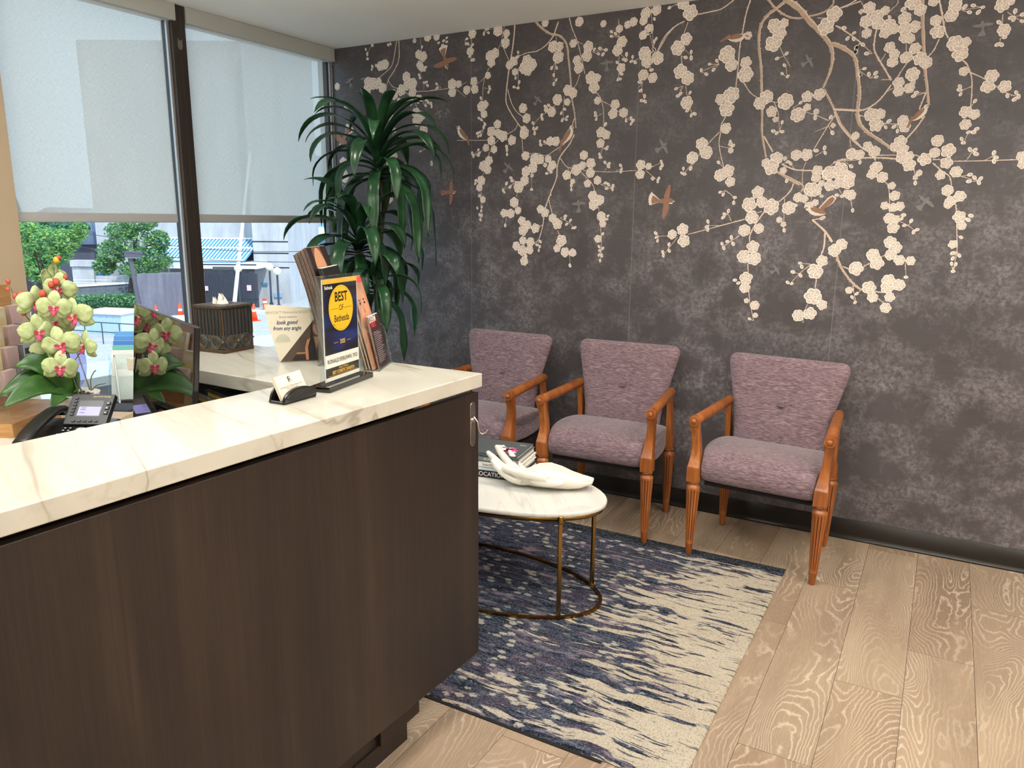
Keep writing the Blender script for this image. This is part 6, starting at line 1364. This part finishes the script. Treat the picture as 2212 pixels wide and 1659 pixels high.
for x0, x1, yt in ((449, 478, 594), (513, 537, 597)): bbox_px(b, x0, yt, x1, 655, .72, .81)
b.build('dark_doorway', m_dkst, bc)
b = MB()
for i in range(34):
    x = lerp(bl(440, 600, -2.9).x, bl(556, 600, -2.9).x, i / 33); b.box((x - .03, -3.0, 0), (x + .03, -2.94, bl(500, 588 + 3 * math.sin(i), -2.9).z))
for z in (.4, 2.2): b.box((bl(440, 600, -2.9).x, -3.0, z), (bl(556, 600, -2.9).x, -2.94, z + .07))
b.build('picket_gate', mat('dark_gate_metal', '#3A3C48', .6), bc)
b = MB(); s = bl(440, 618, -3.05); e = bl(450, 628, -3.05); b.box((s.x, -3.06, e.z), (e.x, -3.02, s.z)); s = bl(533, 616, -3.05); e = bl(543, 628, -3.05); b.box((s.x, -3.06, e.z), (e.x, -3.02, s.z)); b.build('gate_notice', mat('pink_white_notice', '#D8B8CC', .6), bc)
b = MB(); bbox_px(b, 565, 611, 578, 616, -.98, -.93); b.build('blue_wall_sign', mat('blue_sign', '#3F86B4', .5), bc)
b = MB(); bbox_px(b, 592, 633, 609, 642, -.98, -.9); b.build('wall_vent', mat('pale_vent', '#7FA6C4', .5), bc)
# low white ramp walls at the left of the building
b = MB(); bbox_px(b, 150, 562, 300, 577, -1.5, -1.0); bbox_px(b, 155, 577, 206, 618, -1.4, -1.1); bbox_px(b, 206, 596, 300, 618, -1.4, -1.1); bbox_px(b, 300, 575, 420, 590, -1.4, -1.1); b.build('ramp_wall', m_conc, bc)
b = MB()
for yy in (573, 588): bbox_px(b, 345, yy, 420, yy + 3, -1.7, -1.5)
for xx in (362, 392): bbox_px(b, xx, 573, xx + 3, 591, -1.7, -1.5)
for yy in (604, 610): bbox_px(b, 158, yy, 300, yy + 2, -1.9, -1.8)
b.build('white_railing', m_wht, bc)
# blue clad building at the right
B_ = og(628, 645) + FW * 11; bb2 = empty('blue_building', B_, face_rz(-8), 'pale blue clad building with striped awning beyond the concrete tower', 'building')
w_ = 3.9
b = MB(); b.box((-2, 0, 0), (w_ * .62, 6, 9)); b.build('wall', m_blue, bb2)
b = MB(); b.box((w_ * .62, -.3, 0), (w_ * 1.6, 6, 9)); b.build('stucco_bay', conc('white_stucco', '#D9DBDD', '#B7BBC0', 3.0, False), bb2)
b = MB(); b.loft([[(-1.6, -.05, 4.05), (w_ * .55, -.05, 4.05), (w_ * .55, -.0, 3.75), (-1.6, .0, 3.75)], [(-1.6, -1.2, 3.55), (w_ * .35, -1.2, 3.55), (w_ * .35, -1.2, 3.5), (-1.6, -1.2, 3.5)]], smooth=False); bmfix(b.build('striped_awning', m_wht, bb2))
b = MB(); b.box((-1.2, -.03, 4.6), (w_ * .5, 0, 5.6)); b.build('window', m_dkst, bb2); b = MB(); b.box((.6, -.04, 2.2), (1.4, 0, 2.45)); b.build('wall_vent', m_stone, bb2)
# dark gabled house far left
H_ = og(60, 640); hs_ = empty('distant_house', H_ + FW * 2, face_rz(), 'dark roofed brick house with small spire behind the leafy trees', 'building')
b = MB(); b.box((-3, 0, 0), (4.5, 6, 3.0)); b.build('wall', mat('slate_brick', '#4A4C5C', .8), hs_); b = MB(); b.add([(-3.3, -.3, 3), (4.8, -.3, 3), (4.8, 6.3, 3), (-3.3, 6.3, 3), (.7, -.3, 5.2), (.7, 6.3, 5.2)], [(0, 1, 4), (3, 5, 2), (0, 4, 5, 3), (1, 2, 5, 4), (0, 3, 2, 1)]); b.build('roof', mat('blue_slate_roof', '#5A6A88', .7), hs_)
b = MB(); b.loft([[(-1.6 - s_, -s_, z), (-1.6 + s_, -s_, z), (-1.6 + s_, s_, z), (-1.6 - s_, s_, z)] for s_, z in ((.7, 0), (.7, 3.6), (.45, 3.8), (.35, 5.2), (.1, 6.2))], smooth=False); b.build('spire', mat('spire_slate', '#5A5566', .7), hs_)
# retaining walls
def gwall(name, p0, p1, h0, h1, th, m, label, cap=None):
    a = og(*p0); c = og(*p1); d_ = c - a; L_ = d_.length; R = empty(name, a, math.atan2(d_.y, d_.x), label, 'wall'); b = MB()
    b.add([(0, 0, 0), (L_, 0, 0), (L_, th, 0), (0, th, 0), (0, 0, h0), (L_, 0, h1), (L_, th, h1), (0, th, h0)], [(0, 3, 2, 1), (4, 5, 6, 7), (0, 1, 5, 4), (1, 2, 6, 5), (2, 3, 7, 6), (3, 0, 4, 7)]); b.build('wall', m, R)
    if cap: b = MB(); b.add([(-.05, -.06, h0), (L_, -.06, h1), (L_, th + .06, h1), (-.05, th + .06, h0), (-.05, -.06, h0 + .09), (L_, -.06, h1 + .09), (L_, th + .06, h1 + .09), (-.05, th + .06, h0 + .09)], [(0, 3, 2, 1), (4, 5, 6, 7), (0, 1, 5, 4), (1, 2, 6, 5), (2, 3, 7, 6), (3, 0, 4, 7)]); b.build('coping', cap, R)
    return R
gwall('stone_retaining_wall', (150, 668), (304, 663), 1.10, 1.25, .3, m_stone, 'dark grey stone retaining wall behind the clipped hedge', m_wht)
gwall('concrete_retaining_wall', (303, 678), (436, 694), 1.95, 2.2, .3, m_conc_d, 'tall streaked concrete retaining wall behind the street lamp', None)
# trees and hedge
def foliage(name, lobes, n, size, mats_, parent, rr_):
    for mi_, m in enumerate(mats_):
        b = MB()
        for i in range(n // len(mats_)):
            c, r = rr_.choice(lobes); v = Vector((rr_.gauss(0, 1), rr_.gauss(0, 1), rr_.gauss(0, 1))).normalized() * rr_.uniform(.55, 1.0)
            p = Vector(c) + Vector((v.x * r[0], v.y * r[1], v.z * r[2])); u = Vector((rr_.gauss(0, 1), rr_.gauss(0, 1), rr_.gauss(0, .7))).normalized(); w = u.orthogonal().normalized(); w = Matrix.Rotation(rr_.uniform(0, 6.28), 3, u) @ w; s = size * rr_.uniform(.6, 1.3)
            b.add([tuple(p - u * s), tuple(p + w * s * .5), tuple(p + u * s), tuple(p - w * s * .5)], [(0, 1, 2, 3)])
        o = b.build(name, m, parent); o['kind'] = 'stuff'
def leafm(name, c): 
    m = mat(name, c, .6); k = NT(m); tr = k.n.new('ShaderNodeBsdfTranslucent'); tr.inputs[0].default_value = lin(c); mx = k.n.new('ShaderNodeMixShader'); mx.inputs[0].default_value = .45
    k.t.links.new(k.b.outputs[0], mx.inputs[1]); k.t.links.new(tr.outputs[0], mx.inputs[2]); k.t.links.new(mx.outputs[0], k.n['Material Output'].inputs[0]); return m
lg = [leafm('leaf_mid', '#6C9A6C'), leafm('leaf_deep', '#4C7A62'), leafm('leaf_bright', '#93B868')]; ly_ = [leafm('leaf_lime', '#A4C868'), leafm('leaf_spring', '#7CAE6E'), leafm('leaf_soft', '#4F8C5C')]
m_bark = mat('tree_bark', '#4A403C', .9)
def tree(px, pyb, lobes_px, n, size, mats_, label, name='leafy_tree', trunk=True, D=None):
    g = og(px, pyb) if D is None else Vector((at(px, pyb, D).x, at(px, pyb, D).y, GZ)); dd = (g - EYE).dot(Vector((AX.z, AY.z, AZ.z))); R = empty(name, g, 0, label, 'tree'); rr_ = random.Random(px); L_ = []
    for lx, ly, rx, rz_ in lobes_px:
        r_ = ray(lx, ly); t = (g - EYE).dot(FW) / r_.dot(FW); c = EYE + r_ * t - g; k_ = t; L_.append(((c.x, c.y, c.z), (rx * k_, rx * k_, rz_ * k_)))
    foliage('foliage', L_, n, size, mats_, R, rr_)
    if trunk:
        b = MB(); top = Vector(L_[0][0]); b.tube(smooth_path([(0, 0, 0), (.05, .02, 1.0), tuple(top * .6), tuple(top)], 4), [.13 - .006 * i for i in range(13)], None, 8)
        for c, r in L_[1:]: b.tube(smooth_path([tuple(top * .45), tuple((Vector(c) + top * .5) * .55), tuple(c)], 4), [.06 - .004 * i for i in range(9)], None, 6)
        b.build('trunk', m_bark, R)
    return R
tree(283, 664, [(290, 520, 46, 34), (240, 545, 30, 28), (335, 560, 36, 26), (300, 582, 45, 20), (345, 520, 22, 24), (225, 575, 24, 20), (262, 500, 34, 22), (300, 480, 40, 20)], 8200, .085, lg, 'broad green tree standing behind the square street lamp')
tree(70, 650, [(95, 520, 40, 34), (60, 560, 34, 40), (140, 520, 34, 26), (90, 580, 36, 34), (170, 500, 18, 20), (120, 550, 34, 24), (60, 500, 30, 24)], 8000, .075, ly_, 'bright lime green tree at the left end of the window', D=31)
tree(120, 640, [(80, 490, 34, 20), (150, 492, 40, 18), (110, 520, 30, 22)], 1800, .16, [lg[1], ly_[2]], 'darker green tree showing between the lime branches and house', trunk=True, D=44)
hg = og(155, 674); hg2 = og(300, 668); hd_ = hg2 - hg; HR = empty('clipped_hedge', hg, math.atan2(hd_.y, hd_.x), 'long clipped green hedge below the stone retaining wall', 'hedge'); rh = random.Random(5); HL = hd_.length
b = MB(); b.box((0, .1, 0), (HL, .7, .55)); b.build('branches', mat('hedge_inner', '#2F4A34', .9), HR)
foliage('foliage', [((HL * i / 16, .4, .42), (HL / 22, .5, .42)) for i in range(17)], 4200, .085, [lg[0], leafm('hedge_pale', '#8FC08C'), lg[1]], HR, rh)
# street furniture
def cone(px, pyb, h, label, kind=0):
    R = empty('traffic_cone' if not kind else 'traffic_post', og(px, pyb), 0, label, 'cone' if not kind else 'post', None); b = MB()
    if not kind: b.lathe([(.001, .03), (h * .19, .03), (h * .05, h), (.001, h)], mat('orange_cone', '#FF4A1E', .5), 20); b.box((-h * .26, -h * .26, 0), (h * .26, h * .26, .035), MATS['orange_cone']); b.lathe([(h * .118, h * .55), (h * .085, h * .75)], m_wht, 20, caps=False)
    else: b.cyl((0, 0, 0), (0, 0, h), .10, mat('orange_cone', '#FF4A1E', .5)); b.cyl((0, 0, h * .6), (0, 0, h * .8), .103, m_wht)
    b.build('body', None, R)
cone(339, 689, .66, 'orange traffic cone left of the round white planter outside'); cone(391, 692, .80, 'orange traffic cone with white collar nearest the window mullion'); cone(550, 693, .78, 'orange traffic cone just right of the tissue box seen outside'); cone(573, 668, .55, 'short orange traffic post near the foot of concrete tower', 1)
def globe_lamp(px, pyg, pyb, label):
    g = og(px, pyb); R = empty('globe_lamp', g, 0, label, 'lamp post', 'globe lamps before the concrete tower'); t = (g - EYE).dot(FW) / ray(px, pyg).dot(FW); c = EYE + ray(px, pyg) * t - g; r = 8.6 * t
    b = MB(); b.tube([(0, 0, 0), (0, 0, c.z - r)], .055, None, 10); b.lathe([(.001, 0), (.12, 0), (.09, .25), (.001, .25)]); b.build('post', mat('dark_lamp_post', '#3C4150', .5), R)
    b = MB(); b.sphere((0, 0, c.z), r, None, 20, 14); b.build('globe', mat('cream_globe_glass', '#EEE6CC', .2), R)
globe_lamp(520, 580, 664, 'cream globe lamp beside the leaning white pole'); globe_lamp(587, 577, 663, 'left globe lamp of the pair before the concrete tower'); globe_lamp(603, 586, 668, 'lower right globe lamp of the pair before the tower')
g = og(306, 690); SL = empty('street_lamp', g, face_rz(), 'brown square-headed street lamp in front of the broad green tree', 'street lamp'); t = (g - EYE).dot(FW) / ray(292, 556).dot(FW); c = EYE + ray(292, 556) * t - g
b = MB(); b.tube([(0, 0, 0), (-.25, 0, c.z)], [.12, .09], None, 8, smooth=False); b.build('post', mat('brown_lamp_metal', '#5A5560', .5), SL); b = MB(); b.box((-.42, -.2, c.z), (.22, .2, c.z + .28)); b.build('lamp_head', MATS['brown_lamp_metal'], SL); b = MB(); b.box((-.32, -.15, c.z - .03), (.12, .15, c.z)); b.build('lens', m_wht, SL)
g = og(505, 668); t = (g - EYE).dot(FW) / ray(540, 330).dot(FW); c = EYE + ray(540, 330) * t - g; b = MB(); b.tube([(0, 0, 0), tuple(c)], [.11, .06], None, 10); tag(b.build('leaning_pole', m_wht, loc=g), 'tall white pole leaning across the concrete building', 'pole')
q = og(389, 702); b = MB(); b.lathe([(.42, 0), (.50, .02), (.52, .35), (.46, .38), (.42, .33)], None, 28); tag(b.build('round_planter', m_wht, loc=q), 'round white planter ring near the cones outside', 'planter')
q = og(228, 722); UB = empty('utility_box', q, face_rz(-14), 'large pale metal utility box on the street below the hedge', 'utility box'); b = MB(); b.box((-.95, -.2, 0), (1.0, 1.2, .85)); b.build('body', mat('pale_blue_metal', '#B9CAD6', .5), UB)
for i in range(6): b = MB(); b.box((-.92 + i * .32, -.215, .05), (-.64 + i * .32, -.2, .8)); b.build('door_panel', mat('panel_blue_grey', '#9DB4C6', .5), UB)
b = MB(); b.box((-1.0, -.28, .85), (1.05, 1.25, .92)); b.build('top', m_wht, UB)
q = og(152, 660); b = MB(); b.box((-.5, -.4, 0), (.5, .4, 1.9)); tag(b.build('blue_bin', mat('bright_blue_plastic', '#1F62C4', .5), loc=q + FW * 3, rot=(0, 0, face_rz())), 'bright blue bin behind the stone wall near the lime tree', 'bin')
# painted kerb and low rail
b = MB(); a = og(540, 676); c = og(640, 690); d_ = c - a; b.M = Matrix.Translation(a) @ Matrix.Rotation(math.atan2(d_.y, d_.x), 4, 'Z'); b.box((-2, 0, 0), (d_.length + 6, .25, .16)); tag(b.build('white_kerb', m_wht), 'white painted kerb crossing the street below the tower', 'kerb')
b = MB(); a = og(150, 738); c = og(300, 748)
r_ = empty('pipe_railing', a, math.atan2((c - a).y, (c - a).x), 'thin dark pipe railing on the street in front of utility box', 'railing'); L_ = (c - a).length
b = MB()
for z in (.45, .8): b.tube([(0, 0, z), (L_, 0, z)], .02, None, 6)
for i in range(5): b.tube([(L_ * i / 4, 0, 0), (L_ * i / 4, 0, .8)], .02, None, 6)
b.build('rail', mat('dark_rail_metal', '#3C4150', .5), r_)
# this building's own ledge under the windows
pw = MB(); pw.box((-4.75, -2, GZ), (-4.45, 9, .50)); structure(pw.build('trim_4', m_conc)); pw = MB(); pw.box((-4.85, -2, .50), (-4.38, 9, .56)); structure(pw.build('trim_5', m_wht)); pw = MB(); pw.box((-4.45, -2, .2), (WINX - .3, 9, .3)); structure(pw.build('trim_6', m_asph))
# overhead wires
for i, (p0, p1, lab) in enumerate((((-20, 503), (760, 566), 'lower overhead wire crossing the view of concrete building'), ((150, 498), (760, 540), 'upper overhead wire crossing the concrete building'))):
    D = 27 + i * 2; a = at(*p0, D); c = at(*p1, D); pts = [a.lerp(c, k / 12) - Vector((0, 0, .35 * math.sin(PI * k / 12))) for k in range(13)]; b = MB(); b.tube([p_ - a for p_ in pts], .011, None, 6); tag(b.build('overhead_wire', mat('wire_black', '#2A2C34', .6), loc=a), lab, 'wire', 'overhead wires outside')
